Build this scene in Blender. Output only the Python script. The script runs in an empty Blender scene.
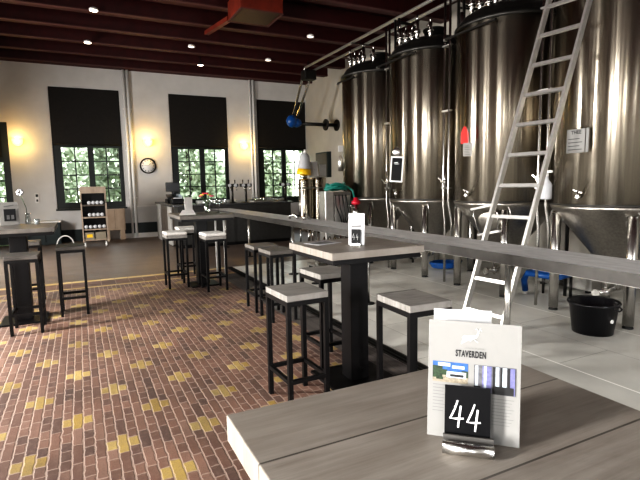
import bpy, bmesh, math, random
from mathutils import Vector, Matrix
random.seed(7)
PI = math.pi
COL = bpy.context.scene.collection

# ------------------------------------------------------------------ materials
class NT:
    def __init__(s, name):
        s.m = bpy.data.materials.new(name); s.m.use_nodes = True
        s.t = s.m.node_tree; s.n = s.t.nodes; s.l = s.t.links
        s.b = s.n['Principled BSDF']; s.out = s.n['Material Output']
    def link(s, a, b): s.l.new(a, b)
    def put(s, sock, v):
        if isinstance(v, (int, float)): sock.default_value = v
        elif isinstance(v, (tuple, list)):
            sock.default_value = tuple(v) if len(v) == len(sock.default_value) else tuple(v) + (1,)
        else: s.l.new(v, sock)
    def M(s, op, a, b=0.0, c=0.0):
        n = s.n.new('ShaderNodeMath'); n.operation = op
        s.put(n.inputs[0], a); s.put(n.inputs[1], b); s.put(n.inputs[2], c)
        return n.outputs[0]
    def pos(s):
        n = s.n.new('ShaderNodeTexCoord'); x = s.n.new('ShaderNodeSeparateXYZ')
        s.link(n.outputs['Object'], x.inputs[0])
        return n.outputs['Object'], x.outputs[0], x.outputs[1], x.outputs[2]
    def comb(s, a, b, c):
        n = s.n.new('ShaderNodeCombineXYZ')
        for i, v in enumerate((a, b, c)): s.put(n.inputs[i], v)
        return n.outputs[0]
    def noise(s, vec, scale, detail=3, rough=.55):
        n = s.n.new('ShaderNodeTexNoise'); s.put(n.inputs['Vector'], vec)
        n.inputs['Scale'].default_value = scale; n.inputs['Detail'].default_value = detail
        n.inputs['Roughness'].default_value = rough
        return n.outputs[0]
    def white(s, vec):
        n = s.n.new('ShaderNodeTexWhiteNoise'); s.put(n.inputs['Vector'], vec)
        return n.outputs[0]
    def mix(s, f, a, b):
        n = s.n.new('ShaderNodeMix'); n.data_type = 'RGBA'
        s.put(n.inputs[0], f); s.put(n.inputs[6], a); s.put(n.inputs[7], b)
        return n.outputs[2]
    def ramp(s, f, stops):
        n = s.n.new('ShaderNodeValToRGB'); s.put(n.inputs[0], f)
        e = n.color_ramp.elements
        while len(e) < len(stops): e.new(.5)
        for i, (p, c) in enumerate(stops):
            e[i].position = p; e[i].color = (c[0], c[1], c[2], 1)
        return n.outputs[0]
    def bump(s, h, strength=.3, dist=.01):
        n = s.n.new('ShaderNodeBump'); s.put(n.inputs['Height'], h)
        n.inputs['Strength'].default_value = strength; n.inputs['Distance'].default_value = dist
        s.link(n.outputs[0], s.b.inputs['Normal'])
    def set(s, col=None, rough=None, metal=None, spec=None):
        if col is not None: s.put(s.b.inputs['Base Color'], col)
        if rough is not None: s.put(s.b.inputs['Roughness'], rough)
        if metal is not None: s.put(s.b.inputs['Metallic'], metal)
        if spec is not None: s.put(s.b.inputs['Specular IOR Level'], spec)
        return s.m

def simple(name, col, rough=.5, metal=0., var=.12, scale=12., spec=.5, bump=0.):
    t = NT(name); p = t.pos()[0]
    f = t.noise(p, scale)
    a = tuple(c*(1-var) for c in col); b = tuple(min(1, c*(1+var)) for c in col)
    t.set(t.ramp(f, [(.3, a), (.7, b)]), rough, metal, spec)
    if bump: t.bump(f, bump, .004)
    return t.m

def emit(name, col, strength):
    t = NT(name); t.set(col, .5)
    t.put(t.b.inputs['Emission Color'], col); t.b.inputs['Emission Strength'].default_value = strength
    return t.m

M = {}
def make_mats():
    # brick paving with yellow crosses
    t = NT('brick_paving'); vec, X, Y, Z = t.pos()
    w, L = .060375, .2165
    X0, Y0 = X, Y
    X = t.M('ADD', X, t.M('MULTIPLY', t.M('SUBTRACT', t.noise(vec, 16., 3), .5), .018))
    Y = t.M('ADD', Y, t.M('MULTIPLY', t.M('SUBTRACT', t.noise(t.comb(Y0, X0, 3.), 16., 3), .5), .022))
    u = t.M('ADD', t.M('DIVIDE', t.M('SUBTRACT', X, .132), w), .5)
    ci = t.M('FLOOR', u); fu = t.M('FRACT', u)
    par = t.M('FLOORED_MODULO', ci, 2.)
    ln = t.M('SUBTRACT', L, t.M('MULTIPLY', par, L/2))
    v = t.M('ADD', t.M('DIVIDE', t.M('SUBTRACT', Y, 3.812), ln), .5)
    bi = t.M('FLOOR', v); fv = t.M('FRACT', v)
    kk = t.M('FLOOR', t.M('ADD', t.M('DIVIDE', ci, 4.), .5))
    a = t.M('ABSOLUTE', t.M('SUBTRACT', ci, t.M('MULTIPLY', kk, 4.)))
    isx = t.M('LESS_THAN', a, 1.5)
    mult = t.M('ADD', 2., t.M('MULTIPLY', par, 2.))
    q = t.M('FLOORED_MODULO', t.M('ADD', t.M('SUBTRACT', bi, t.M('MULTIPLY', kk, mult)), .5), t.M('MULTIPLY', mult, 2.))
    cross = t.M('MULTIPLY', isx, t.M('LESS_THAN', q, 1.))
    du = t.M('MULTIPLY', t.M('MINIMUM', fu, t.M('SUBTRACT', 1., fu)), w)
    dv = t.M('MULTIPLY', t.M('MINIMUM', fv, t.M('SUBTRACT', 1., fv)), ln)
    wob = t.M('MULTIPLY', t.noise(vec, 45., 3), .010)
    d = t.M('SUBTRACT', t.M('MINIMUM', du, dv), wob)
    mort = t.M('SMOOTH_MIN', 1., t.M('MAXIMUM', 0., t.M('MULTIPLY', t.M('SUBTRACT', .0015, d), 350.)), .01)
    rnd = t.white(t.comb(ci, bi, par))
    brick = t.ramp(rnd, [(0, (.11, .07, .06)), (.25, (.16, .093, .072)), (.75, (.21, .122, .092)), (1, (.25, .155, .12))])
    yel = t.ramp(rnd, [(0, (.36, .25, .075)), (1, (.47, .36, .15))])
    blotch = t.noise(vec, 35., 4)
    base = t.mix(cross, brick, yel)
    base = t.mix(t.M('MULTIPLY', t.M('MAXIMUM', 0., t.M('SUBTRACT', blotch, .45)), 1.3), base, (.30, .22, .17))
    grime = t.noise(vec, 1.1, 4)
    base = t.mix(t.M('MULTIPLY', t.M('MAXIMUM', 0., t.M('SUBTRACT', .56, grime)), 2.2), base, (.05, .038, .034))
    fine = t.noise(vec, 150., 3)
    base = t.mix(t.M('MULTIPLY', t.M('MAXIMUM', 0., t.M('SUBTRACT', .5, fine)), 2.), base, (.035, .025, .022))
    base = t.mix(t.M('MULTIPLY', mort, .66), base, (.37, .285, .24))
    t.set(base, t.M('ADD', .38, t.M('MULTIPLY', blotch, .3)), 0., .55)
    t.bump(t.M('ADD', t.M('MULTIPLY', mort, -1.), t.M('MULTIPLY', blotch, .4)), .5, .004)
    M['brick'] = t.m
    # wood floor planks along X
    t = NT('dark_plank_floor'); vec, X, Y, Z = t.pos()
    r = t.M('DIVIDE', Y, .19); ri = t.M('FLOOR', r); fr = t.M('FRACT', r)
    rn = t.white(t.comb(ri, 3., 1.))
    gr = t.noise(t.comb(t.M('MULTIPLY', X, .8), t.M('MULTIPLY', Y, 14.), rn), 3., 4)
    c = t.ramp(gr, [(.25, (.075, .055, .045)), (.75, (.19, .145, .12))])
    c = t.mix(t.M('MULTIPLY', rn, .5), c, (.10, .075, .06))
    c = t.mix(t.M('LESS_THAN', fr, .03), c, (.02, .014, .012))
    t.set(c, t.M('ADD', .28, t.M('MULTIPLY', gr, .25)), 0., .5); M['plank'] = t.m
    # yellow / brown brick border rows
    t = NT('border_bricks'); vec, X, Y, Z = t.pos()
    u = t.M('DIVIDE', X, .21); ui = t.M('FLOOR', u); fu = t.M('FRACT', u)
    v = t.M('DIVIDE', t.M('SUBTRACT', Y, 8.04), .0742); vi = t.M('FLOOR', v)
    yb = t.M('MAXIMUM', t.M('LESS_THAN', vi, 1.), t.M('GREATER_THAN', vi, 6.5))
    rn = t.white(t.comb(ui, vi, 0.))
    c = t.mix(yb, t.ramp(rn, [(0, (.09, .05, .04)), (1, (.17, .10, .08))]), t.ramp(rn, [(0, (.42, .30, .12)), (1, (.58, .44, .22))]))
    t.set(t.mix(t.M('LESS_THAN', fu, .04), c, (.3, .22, .18)), .45); M['border'] = t.m
    # grey large tiles
    t = NT('grey_tiles'); vec, X, Y, Z = t.pos()
    u = t.M('DIVIDE', t.M('SUBTRACT', X, 3.43), .64); fu = t.M('FRACT', u); ui = t.M('FLOOR', u)
    v = t.M('DIVIDE', t.M('ADD', Y, t.M('MULTIPLY', ui, .32)), 1.28); fv = t.M('FRACT', v); vi = t.M('FLOOR', v)
    dj = t.M('MINIMUM', t.M('MULTIPLY', t.M('MINIMUM', fu, t.M('SUBTRACT', 1., fu)), .64), t.M('MULTIPLY', t.M('MINIMUM', fv, t.M('SUBTRACT', 1., fv)), 1.28))
    jo = t.M('LESS_THAN', dj, .0022)
    major = t.M('LESS_THAN', t.M('ABSOLUTE', t.M('SUBTRACT', t.M('FLOORED_MODULO', t.M('ADD', t.M('SUBTRACT', X, 3.43), .2), 1.28), .2)), .009)
    ns = t.noise(vec, 2.2, 5); rn = t.white(t.comb(ui, vi, 2.))
    c = t.ramp(ns, [(.3, (.60, .59, .555)), (.7, (.78, .77, .72))])
    c = t.mix(t.M('MULTIPLY', rn, .3), c, (.36, .36, .34))
    c = t.mix(jo, c, (.20, .20, .18)); c = t.mix(major, c, (.95, .94, .9))
    t.set(c, t.M('ADD', .22, t.M('MULTIPLY', ns, .2)), 0., .5); M['tile'] = t.m
    # slate strip
    t = NT('slate_strip'); vec, X, Y, Z = t.pos()
    u = t.M('DIVIDE', X, .1); fu = t.M('FRACT', u); ns = t.noise(t.comb(t.M('MULTIPLY', X, 10.), Y, 0.), 5., 4)
    c = t.ramp(ns, [(.3, (.06, .052, .05)), (.7, (.13, .115, .108))])
    t.set(t.mix(t.M('LESS_THAN', fu, .06), c, (.03, .03, .03)), .4); M['slate'] = t.m
    # weathered grey wood of the table tops, planks along X
    def wood(name, lo, hi, pw, spec=.45, ro=.42, axis=0):
        t = NT(name); vec, X, Y, Z = t.pos()
        if axis: X, Y = Y, X
        r = t.M('DIVIDE', t.M('ADD', Y, 5.03), pw); ri = t.M('FLOOR', r); fr = t.M('FRACT', r)
        rn = t.white(t.comb(ri, 1., 5.))
        g = t.noise(t.comb(t.M('ADD', t.M('MULTIPLY', X, 1.3), t.M('MULTIPLY', rn, 9.)), t.M('MULTIPLY', Y, 22.), Z), 3.5, 7, .65)
        g2 = t.noise(t.comb(t.M('MULTIPLY', X, 2.), t.M('MULTIPLY', Y, 5.), rn), 3., 4)
        g = t.M('ADD', t.M('MULTIPLY', g, .6), t.M('MULTIPLY', g2, .4))
        c = t.ramp(g, [(.33, lo), (.66, hi)])
        c = t.mix(t.M('MULTIPLY', rn, .25), c, tuple((a+b)/2.6 for a, b in zip(lo, hi)))
        c = t.mix(t.M('MULTIPLY', t.M('LESS_THAN', fr, .022), .75), c, (.03, .026, .023))
        t.set(c, t.M('ADD', ro-.1, t.M('MULTIPLY', g, .25)), 0., spec); t.bump(g, .25, .003)
        return t.m
    M['tablewood'] = wood('weathered_grey_wood', (.21, .185, .16), (.32, .295, .265), .20)
    M['duskwood'] = wood('dusky_grey_wood', (.07, .063, .055), (.17, .155, .14), .19)
    M['greyseat'] = wood('grey_seat_wood', (.075, .068, .06), (.19, .175, .16), 1.3, .4, .5)
    M['seatwood'] = wood('pale_grey_wood', (.13, .122, .112), (.37, .355, .335), 1.3, .4, .5)
    M['railwood'] = wood('grey_rail_wood', (.42, .425, .43), (.75, .755, .76), 7., .35, .5, 1)
    M['darkwood'] = wood('dark_wood', (.05, .045, .04), (.12, .11, .10), .2)
    M['cabwood'] = wood('brown_board', (.30, .21, .145), (.46, .36, .27), .4)
    M['ratk'] = wood('rack_wood', (.22, .17, .13), (.42, .34, .27), .3)
    # stainless steel with vertical panel waviness
    def steel(name, col, rough, wav, vs=.02):
        t = NT(name); vec, X, Y, Z = t.pos()
        st = t.comb(X, Y, t.M('MULTIPLY', Z, vs))
        n1 = t.noise(st, 7., 2); n2 = t.noise(st, 40., 2)
        c = t.ramp(n2, [(.3, tuple(k*.82 for k in col)), (.7, tuple(min(1, k*1.1) for k in col))])
        t.set(c, t.M('ADD', rough-.04, t.M('MULTIPLY', n2, .08)), 1.)
        t.bump(t.M('ADD', n1, t.M('MULTIPLY', n2, .06)), wav, .05)
        return t.m
    M['tank'] = steel('tank_steel', (.48, .435, .365), .17, .17)
    def aniso(m, amount, rough):
        nt = m.node_tree; b = nt.nodes['Principled BSDF']; tg = nt.nodes.new('ShaderNodeTangent'); tg.direction_type = 'RADIAL'; tg.axis = 'Z'
        nt.links.new(tg.outputs[0], b.inputs['Tangent']); b.inputs['Anisotropic'].default_value = amount
        b.inputs['Anisotropic Rotation'].default_value = .25
        for l in list(b.inputs['Roughness'].links): nt.links.remove(l)
        b.inputs['Roughness'].default_value = rough
    aniso(M['tank'], 1., .27)
    M['cone'] = steel('brushed_cone_steel', (.40, .38, .35), .34, .12, 1.)
    M['steel'] = simple('polished_steel', (.56, .55, .53), .27, 1., .06)
    M['satin'] = simple('satin_steel', (.55, .54, .52), .38, 1., .08)
    M['lip'] = simple('dull_rail_edge', (.07, .066, .062), .42, .3)
    M['alu'] = simple('ladder_aluminium', (.62, .61, .59), .38, .85, .08, 30.)
    M['darkmetal'] = simple('dark_metal', (.05, .048, .045), .4, .8)
    M['black'] = simple('black_paint', (.006, .0055, .006), .4, 0., .15, 12., .3)
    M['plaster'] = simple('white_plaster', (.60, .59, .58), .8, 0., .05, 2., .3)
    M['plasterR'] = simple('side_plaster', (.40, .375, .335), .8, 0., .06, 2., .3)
    M['white'] = simple('white_paint', (.72, .71, .69), .45, 0., .04)
    M['pipewhite'] = simple('pipe_white_paint', (.86, .85, .83), .5, 0., .02)
    M['paper'] = simple('white_card', (.235, .232, .225), .6, 0., .02)
    M['paperw'] = simple('bright_paper', (.48, .485, .50), .6, 0., .02)
    M['redbeam'] = simple('red_beam_paint', (.04, .003, .003), .6, 0., .25, 6.)
    M['redlip'] = simple('pale_beam_edge', (.075, .024, .024), .6, 0., .2, 6.)
    M['redceil'] = simple('dark_red_boards', (.03, .0025, .003), .55, 0., .3, 5.)
    M['redduct'] = simple('red_duct_paint', (.13, .02, .010), .4, 0., .3, 5.)
    M['ductunder'] = simple('duct_grille', (.04, .018, .012), .5, 0., .2, 20.)
    M['blind'] = simple('black_blind', (.012, .010, .009), .7, 0., .2)
    M['frame'] = simple('dark_green_frame', (.012, .016, .015), .4, 0., .1)
    M['skirt'] = simple('dark_skirting', (.018, .028, .029), .5, 0., .1)
    M['plastic'] = simple('black_plastic', (.010, .010, .012), .28, 0., .1)
    M['rubber'] = simple('black_rubber', (.015, .015, .015), .7)
    M['blue'] = simple('blue_plastic', (.008, .08, .27), .35, 0., .1)
    M['green'] = simple('teal_hose', (.01, .16, .13), .4)
    M['red'] = simple('red_plastic', (.62, .02, .015), .4)
    M['crimson'] = simple('crimson_knob', (.42, .015, .035), .35)
    M['yellow'] = simple('yellow_band', (.80, .50, .02), .4)
    M['fabric'] = simple('white_cushion', (.66, .64, .61), .85, 0., .08, 30., .2, .2)
    M['greypanel'] = simple('light_grey_panel', (.30, .29, .275), .5, 0., .06)
    M['brownpanel'] = simple('taupe_panel', (.085, .07, .058), .5, 0., .1)
    M['barfront'] = simple('dark_bar_front', (.035, .034, .032), .5, 0., .15)
    M['bartop'] = simple('bar_top', (.05, .05, .05), .25, 0., .1)
    M['cabinet'] = simple('grey_cabinet_steel', (.20, .19, .175), .38, .7, .1)
    M['glassy'] = simple('bottle_dark_glass', (.012, .02, .012), .08, 0., .1, 12., .8)
    M['ink'] = simple('dark_print', (.015, .015, .017), .6)
    M['inkgrey'] = simple('grey_print', (.17, .17, .17), .6)
    M['logo'] = simple('pale_print', (.36, .36, .36), .6)
    M['boardblack'] = simple('chalkboard_black', (.004, .004, .005), .5, 0., .12, 12., .2)
    M['chalk'] = simple('white_chalk', (.88, .88, .88), .7)
    M['sky'] = simple('print_sky_blue', (.03, .10, .27), .6, 0., .3, 90.)
    M['cloud'] = simple('print_white', (.40, .44, .48), .6, 0., .15, 120.)
    M['tree'] = simple('print_green', (.02, .04, .018), .6, 0., .6, 200.)
    M['sand'] = simple('print_sand', (.24, .21, .16), .6, 0., .3, 200.)
    M['lilac'] = simple('print_lilac', (.14, .14, .28), .6, 0., .25, 120.)
    M['pgrey'] = simple('print_grey', (.11, .11, .12), .6, 0., .3, 120.)
    M['flower'] = simple('pink_flower', (.55, .12, .16), .6)
    M['flowery'] = simple('yellow_flower', (.6, .45, .08), .6)
    M['leafd'] = simple('dark_leaf', (.03, .07, .02), .6)
    M['bark'] = simple('tree_bark', (.09, .07, .05), .8)
    M['grass'] = simple('garden_grass', (.10, .19, .05), .9, 0., .4, 3.)
    t = NT('tree_foliage'); vec = t.pos()[0]
    f = t.noise(vec, 1.6, 4)
    t.set(t.ramp(f, [(.3, (.14, .18, .11)), (.5, (.40, .45, .32)), (.72, (.86, .87, .74))]), .7); M['foliage'] = t.m
    M['bulb'] = emit('lamp_glow', (1., .82, .45), 9.)
    t = NT('amber_lamp_glass'); vec, X, Y, Z = t.pos()
    t.set((.9, .6, .12), .4); t.put(t.b.inputs['Emission Color'], (1., .62, .10)); t.b.inputs['Emission Strength'].default_value = 3.2; M['amber'] = t.m
    M['spot'] = emit('spot_glow', (1., .86, .7), 9.)
    M['spotdim'] = emit('spot_glow_dim', (1., .9, .8), .9)
    # window glass: thin, mostly clear
    m = bpy.data.materials.new('window_glass'); m.use_nodes = True; n = m.node_tree.nodes; n.clear()
    o = n.new('ShaderNodeOutputMaterial'); mx = n.new('ShaderNodeMixShader'); tr = n.new('ShaderNodeBsdfTransparent'); gl = n.new('ShaderNodeBsdfGlossy')
    gl.inputs['Roughness'].default_value = .03; mx.inputs[0].default_value = .06
    tr.inputs[0].default_value = (.93, .96, .94, 1)
    l = m.node_tree.links; l.new(tr.outputs[0], mx.inputs[1]); l.new(gl.outputs[0], mx.inputs[2]); l.new(mx.outputs[0], o.inputs[0])
    M['glass'] = m
    m = bpy.data.materials.new('clear_glass'); m.use_nodes = True; n = m.node_tree.nodes; n.clear()
    o = n.new('ShaderNodeOutputMaterial'); mx = n.new('ShaderNodeMixShader'); tr = n.new('ShaderNodeBsdfTransparent'); gl = n.new('ShaderNodeBsdfGlossy')
    gl.inputs['Roughness'].default_value = .05; mx.inputs[0].default_value = .25; tr.inputs[0].default_value = (.85, .88, .88, 1)
    l = m.node_tree.links; l.new(tr.outputs[0], mx.inputs[1]); l.new(gl.outputs[0], mx.inputs[2]); l.new(mx.outputs[0], o.inputs[0])
    M['clear'] = m
make_mats()

# ------------------------------------------------------------------ mesh helpers
class MB:
    def __init__(s): s.bm = bmesh.new(); s.mi = 0
    def _f(s, vs, sm=False):
        try: f = s.bm.faces.new(vs); f.material_index = s.mi; f.smooth = sm; return f
        except ValueError: return None
    def box(s, x0, x1, y0, y1, z0, z1, T=None):
        v = [Vector((x, y, z)) for z in (z0, z1) for y in (y0, y1) for x in (x0, x1)]
        if T: v = [T @ p for p in v]
        b = [s.bm.verts.new(p) for p in v]
        for q in ((0, 2, 3, 1), (4, 5, 7, 6), (0, 1, 5, 4), (2, 6, 7, 3), (0, 4, 6, 2), (1, 3, 7, 5)): s._f([b[i] for i in q])
        return s
    def bar(s, p0, p1, w, h, up=(0, 0, 1)):
        p0, p1 = Vector(p0), Vector(p1); d = (p1-p0).normalized(); r = d.cross(Vector(up))
        if r.length < 1e-4: r = d.cross(Vector((1, 0, 0)))
        r.normalize(); u = r.cross(d)
        b = [s.bm.verts.new(p + r*(a*w/2) + u*(c*h/2)) for p in (p0, p1) for a, c in ((-1, -1), (1, -1), (1, 1), (-1, 1))]
        for q in ((3, 2, 1, 0), (4, 5, 6, 7), (0, 1, 5, 4), (1, 2, 6, 5), (2, 3, 7, 6), (3, 0, 4, 7)): s._f([b[i] for i in q])
        return s
    def cyl(s, p0, p1, r, r2=None, n=16, cap=True):
        return s.tube([p0, p1], [r, r if r2 is None else r2], n, cap)
    def tube(s, pts, r, n=10, cap=True):
        pts = [Vector(p) for p in pts]; rr = r if isinstance(r, (list, tuple)) else [r]*len(pts)
        rings = []; ref = None
        for i, p in enumerate(pts):
            d = (pts[min(i+1, len(pts)-1)] - pts[max(i-1, 0)]).normalized()
            if ref is None:
                ref = d.cross(Vector((0, 0, 1)))
                if ref.length < 1e-3: ref = Vector((1, 0, 0))
            ref = (ref - d*ref.dot(d)).normalized(); o = d.cross(ref)
            rings.append([s.bm.verts.new(p + (ref*math.cos(2*PI*k/n) + o*math.sin(2*PI*k/n))*rr[i]) for k in range(n)])
        for a, b in zip(rings, rings[1:]):
            for k in range(n): s._f([a[k], a[(k+1) % n], b[(k+1) % n], b[k]], True)
        if cap: s._f(rings[0][::-1]); s._f(rings[-1])
        return s
    def lathe(s, prof, c=(0, 0, 0), n=32, T=None):
        rings = []
        for r, z in prof:
            ring = []
            for k in range(n):
                p = Vector((r*math.cos(2*PI*k/n), r*math.sin(2*PI*k/n), z))
                if T: p = T @ p
                ring.append(s.bm.verts.new(p + Vector(c)))
            rings.append(ring)
        for a, b in zip(rings, rings[1:]):
            for k in range(n): s._f([a[k], a[(k+1) % n], b[(k+1) % n], b[k]], True)
        if prof[0][0] > 1e-5: s._f(rings[0][::-1])
        if prof[-1][0] > 1e-5: s._f(rings[-1])
        return s
    def poly(s, pts):
        s._f([s.bm.verts.new(Vector(p)) for p in pts]); return s
    def prism(s, pts, off):
        off = Vector(off); a = [s.bm.verts.new(Vector(p)) for p in pts]; b = [s.bm.verts.new(Vector(p)+off) for p in pts]
        s._f(a[::-1]); s._f(b); n = len(a)
        for i in range(n): s._f([a[i], a[(i+1) % n], b[(i+1) % n], b[i]])
        return s
    def ball(s, c, r, sc=(1, 1, 1), sub=2):
        g = bmesh.ops.create_icosphere(s.bm, subdivisions=sub, radius=r)
        for v in g['verts']: v.co = Vector((v.co.x*sc[0], v.co.y*sc[1], v.co.z*sc[2])) + Vector(c)
        for v in g['verts']:
            for f in v.link_faces: f.smooth = True; f.material_index = s.mi
        return s
    def text(s, body, size, T, spacing=1., off=0.):
        cu = bpy.data.curves.new('t', 'FONT'); cu.body = body; cu.size = size; cu.align_x = 'CENTER'; cu.space_character = spacing; cu.offset = off
        ob = bpy.data.objects.new('t', cu); COL.objects.link(ob)
        bpy.context.view_layer.update()
        me = bpy.data.meshes.new_from_object(ob.evaluated_get(bpy.context.evaluated_depsgraph_get()))
        me.transform(T); n0 = len(s.bm.faces); s.bm.from_mesh(me)
        s.bm.faces.ensure_lookup_table()
        for f in s.bm.faces[n0:]: f.material_index = s.mi
        bpy.data.objects.remove(ob); bpy.data.meshes.remove(me); bpy.data.curves.remove(cu)
        return s
    def build(s, name, mats, parent=None, loc=None, bevel=0., recalc=True):
        if recalc: bmesh.ops.recalc_face_normals(s.bm, faces=s.bm.faces)
        me = bpy.data.meshes.new(name); s.bm.to_mesh(me); s.bm.free()
        for m in (mats if isinstance(mats, (list, tuple)) else [mats]): me.materials.append(M[m])
        o = bpy.data.objects.new(name, me); COL.objects.link(o)
        if parent: o.parent = parent
        if loc: o.location = loc
        if bevel:
            b = o.modifiers.new('b', 'BEVEL'); b.width = bevel; b.segments = 2; b.limit_method = 'ANGLE'
        return o

def tag(o, label=None, cat=None, group=None, kind=None):
    if label: o['label'] = label
    if cat: o['category'] = cat
    if group: o['group'] = group
    if kind: o['kind'] = kind
    return o
def thing(name, loc, label, cat, group=None, rz=0.):
    o = bpy.data.objects.new(name, None); COL.objects.link(o); o.empty_display_size = .1
    o.location = loc; o.rotation_euler = (0, 0, rz)
    return tag(o, label, cat, group)
def struct(o): o['kind'] = 'structure'; return o
def copy_tree(o, loc=None, rz=None, label=None, parent=None):
    c = o.copy(); COL.objects.link(c)
    if parent: c.parent = parent
    if loc: c.location = loc
    if rz is not None: c.rotation_euler = (0, 0, rz)
    if label: c['label'] = label
    for ch in [k for k in bpy.data.objects if k.parent == o]: copy_tree(ch, parent=c)
    return c

# ------------------------------------------------------------------ room shell
YB, XR, XL, YN = 15.5, 7.2, -3.4, -3.6   # back wall, right wall, left wall, near wall
ZC = 5.15
struct(MB().box(XL, 2.02, YN, 8.04, -.1, 0).build('floor', 'brick'))
struct(MB().box(XL, 2.33, 8.04, 8.70, -.1, 0).build('floor', 'border'))
struct(MB().box(XL, XR, 8.70, YB, -.1, 0).build('floor', 'plank'))
struct(MB().box(2.02, 2.33, YN, 8.04, -.1, .0).build('floor', 'slate'))
struct(MB().box(2.45, XR, YN, 8.70, -.1, .0).build('floor', 'tile'))
b = MB().box(2.33, 2.45, YN, 8.70, -.1, -.03)
b.box(2.33, 2.345, YN, 8.70, -.03, .006).box(2.435, 2.45, YN, 8.70, -.03, .006).box(2.385, 2.395, YN, 8.70, -.03, .002)
struct(b.build('trim_1', 'darkmetal'))
struct(MB().box(XL-.2, XR+.3, YN-.2, YB+.3, ZC, ZC+.15).build('ceiling', 'redceil'))

def wall_with_holes(name, along, pos, thick, a0, a1, holes, mat):
    # along 'x': wall at y=pos..pos+thick ; holes (a0,a1,z0,z1)
    b = MB(); cuts = sorted(holes); cur = a0
    def bx(p, q, z0, z1):
        if q-p < 1e-4 or z1-z0 < 1e-4: return
        if along == 'x': b.box(p, q, pos, pos+thick, z0, z1)
        else: b.box(pos, pos+thick, p, q, z0, z1)
    for h0, h1, z0, z1 in cuts:
        bx(cur, h0, 0, ZC); bx(h0, h1, 0, z0); bx(h0, h1, z1, ZC); cur = h1
    bx(cur, a1, 0, ZC)
    return struct(b.build(name, mat))
WIN = [(-.58, 1.21), (2.62, 4.40), (5.43, 7.17)]
wall_with_holes('wall_back', 'x', YB, .3, XL-.2, XR+.3, [(-2.75, -1.62, 0.0, 3.31)] + [(a, c, .94, 4.31) for a, c in WIN], 'plaster')
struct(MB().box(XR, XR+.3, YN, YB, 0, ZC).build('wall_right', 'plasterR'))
LW = [(-2.2, -1.4), (.4, 1.05), (5.0, 5.65), (10.2, 11.1)]
wall_with_holes('wall_left', 'y', XL-.3, .3, YN, YB, [(a, c, .95, 4.2) for a, c in LW], 'plaster')
NW = [(-1.9, -1.1), (3.2, 4.0)]
wall_with_holes('wall_near', 'x', YN-.3, .3, XL-.2, XR+.3, [(a, c, .95, 4.2) for a, c in NW], 'plaster')
# white pier behind the tanks, reaching the ceiling
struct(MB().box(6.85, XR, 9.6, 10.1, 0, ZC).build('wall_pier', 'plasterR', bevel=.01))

def window(i, x0, x1):
    y = YB+.02
    w = bpy.data.objects.new('window_%d' % i, None); COL.objects.link(w); w.location = (x0, y, .94); struct(w)
    W = x1-x0; H = 3.37; g0, g1, gt = .20, W-.10, 1.73     # glazed part
    b = MB()
    b.box(0, W, 0, .08, 0, .17)
    b.box(0, g0, 0, .08, .17, gt+.06).box(g1, W, 0, .08, .17, gt+.06)
    b.box(g0, g1, 0, .08, gt, gt+.06)
    mid = (g0+g1)/2; b.box(mid-.075, mid+.075, 0, .08, .17, gt)
    b.build('window_frame', 'frame', w)
    b = MB()
    for a, c in ((g0, mid-.075), (mid+.075, g1)):
        m2 = (a+c)/2; b.box(m2-.016, m2+.016, .02, .06, .17, gt)
        for k in (1, 2, 3):
            z = .17+(gt-.17)*k/4; b.box(a, m2-.016, .02, .06, z-.015, z+.015).box(m2+.016, c, .02, .06, z-.015, z+.015)
    b.build('glazing_bars', 'frame', w)
    MB().poly([(g0, .04, .17), (g1, .04, .17), (g1, .04, gt), (g0, .04, gt)]).build('pane', 'glass', w)
    b = MB().box(0, W, -.03, .08, gt+.06, H)
    b.cyl((.02, -.05, gt+.075), (W-.02, -.05, gt+.075), .02, n=8)
    b.build('roller_blind', 'blind', w)
    MB().box(-.04, W+.04, -.09, -.02, -.045, 0).build('window_sill', 'frame', w)
    MB().box(-.01, 0.0, -.02, .0, 0, H).box(W, W+.01, -.02, .0, 0, H).build('casing_edge', 'white', w)
for i, (a, c) in enumerate(WIN): window(i+1, a, c)

def side_window(i, axis, pos, a0, a1):
    w = bpy.data.objects.new('window_%d' % i, None); COL.objects.link(w); struct(w)
    b = MB(); g = MB(); z0, z1 = .95, 4.2
    def bx(p, q, r, t, d0=-.04, d1=.04):
        if axis == 'y': b.box(pos+d0, pos+d1, p, q, r, t)
        else: b.box(p, q, pos+d0, pos+d1, r, t)
    bx(a0, a0+.08, z0, z1); bx(a1-.08, a1, z0, z1); bx(a0+.08, a1-.08, z0, z0+.08); bx(a0+.08, a1-.08, z1-.08, z1)
    m = (a0+a1)/2; bx(m-.04, m+.04, z0+.08, z1-.08)
    for z in (1.4, 1.85, 2.3): bx(a0+.08, m-.04, z-.015, z+.015, -.02, .02); bx(m+.04, a1-.08, z-.015, z+.015, -.02, .02)
    b.build('window_frame', 'frame', w); b = MB(); bx(a0+.01, a1-.01, 2.75, z1-.01, .045, .09); b.build('roller_blind', 'blind', w)
    q = [(a0, z0), (a1, z0), (a1, z1), (a0, z1)]
    MB().poly([(pos, p, z) if axis == 'y' else (p, pos, z) for p, z in q]).build('pane', 'glass', w)
n = 4
for a, c in LW: side_window(n, 'y', XL-.15, a, c); n += 1
for a, c in NW: side_window(n, 'x', YN-.15, a, c); n += 1

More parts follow.
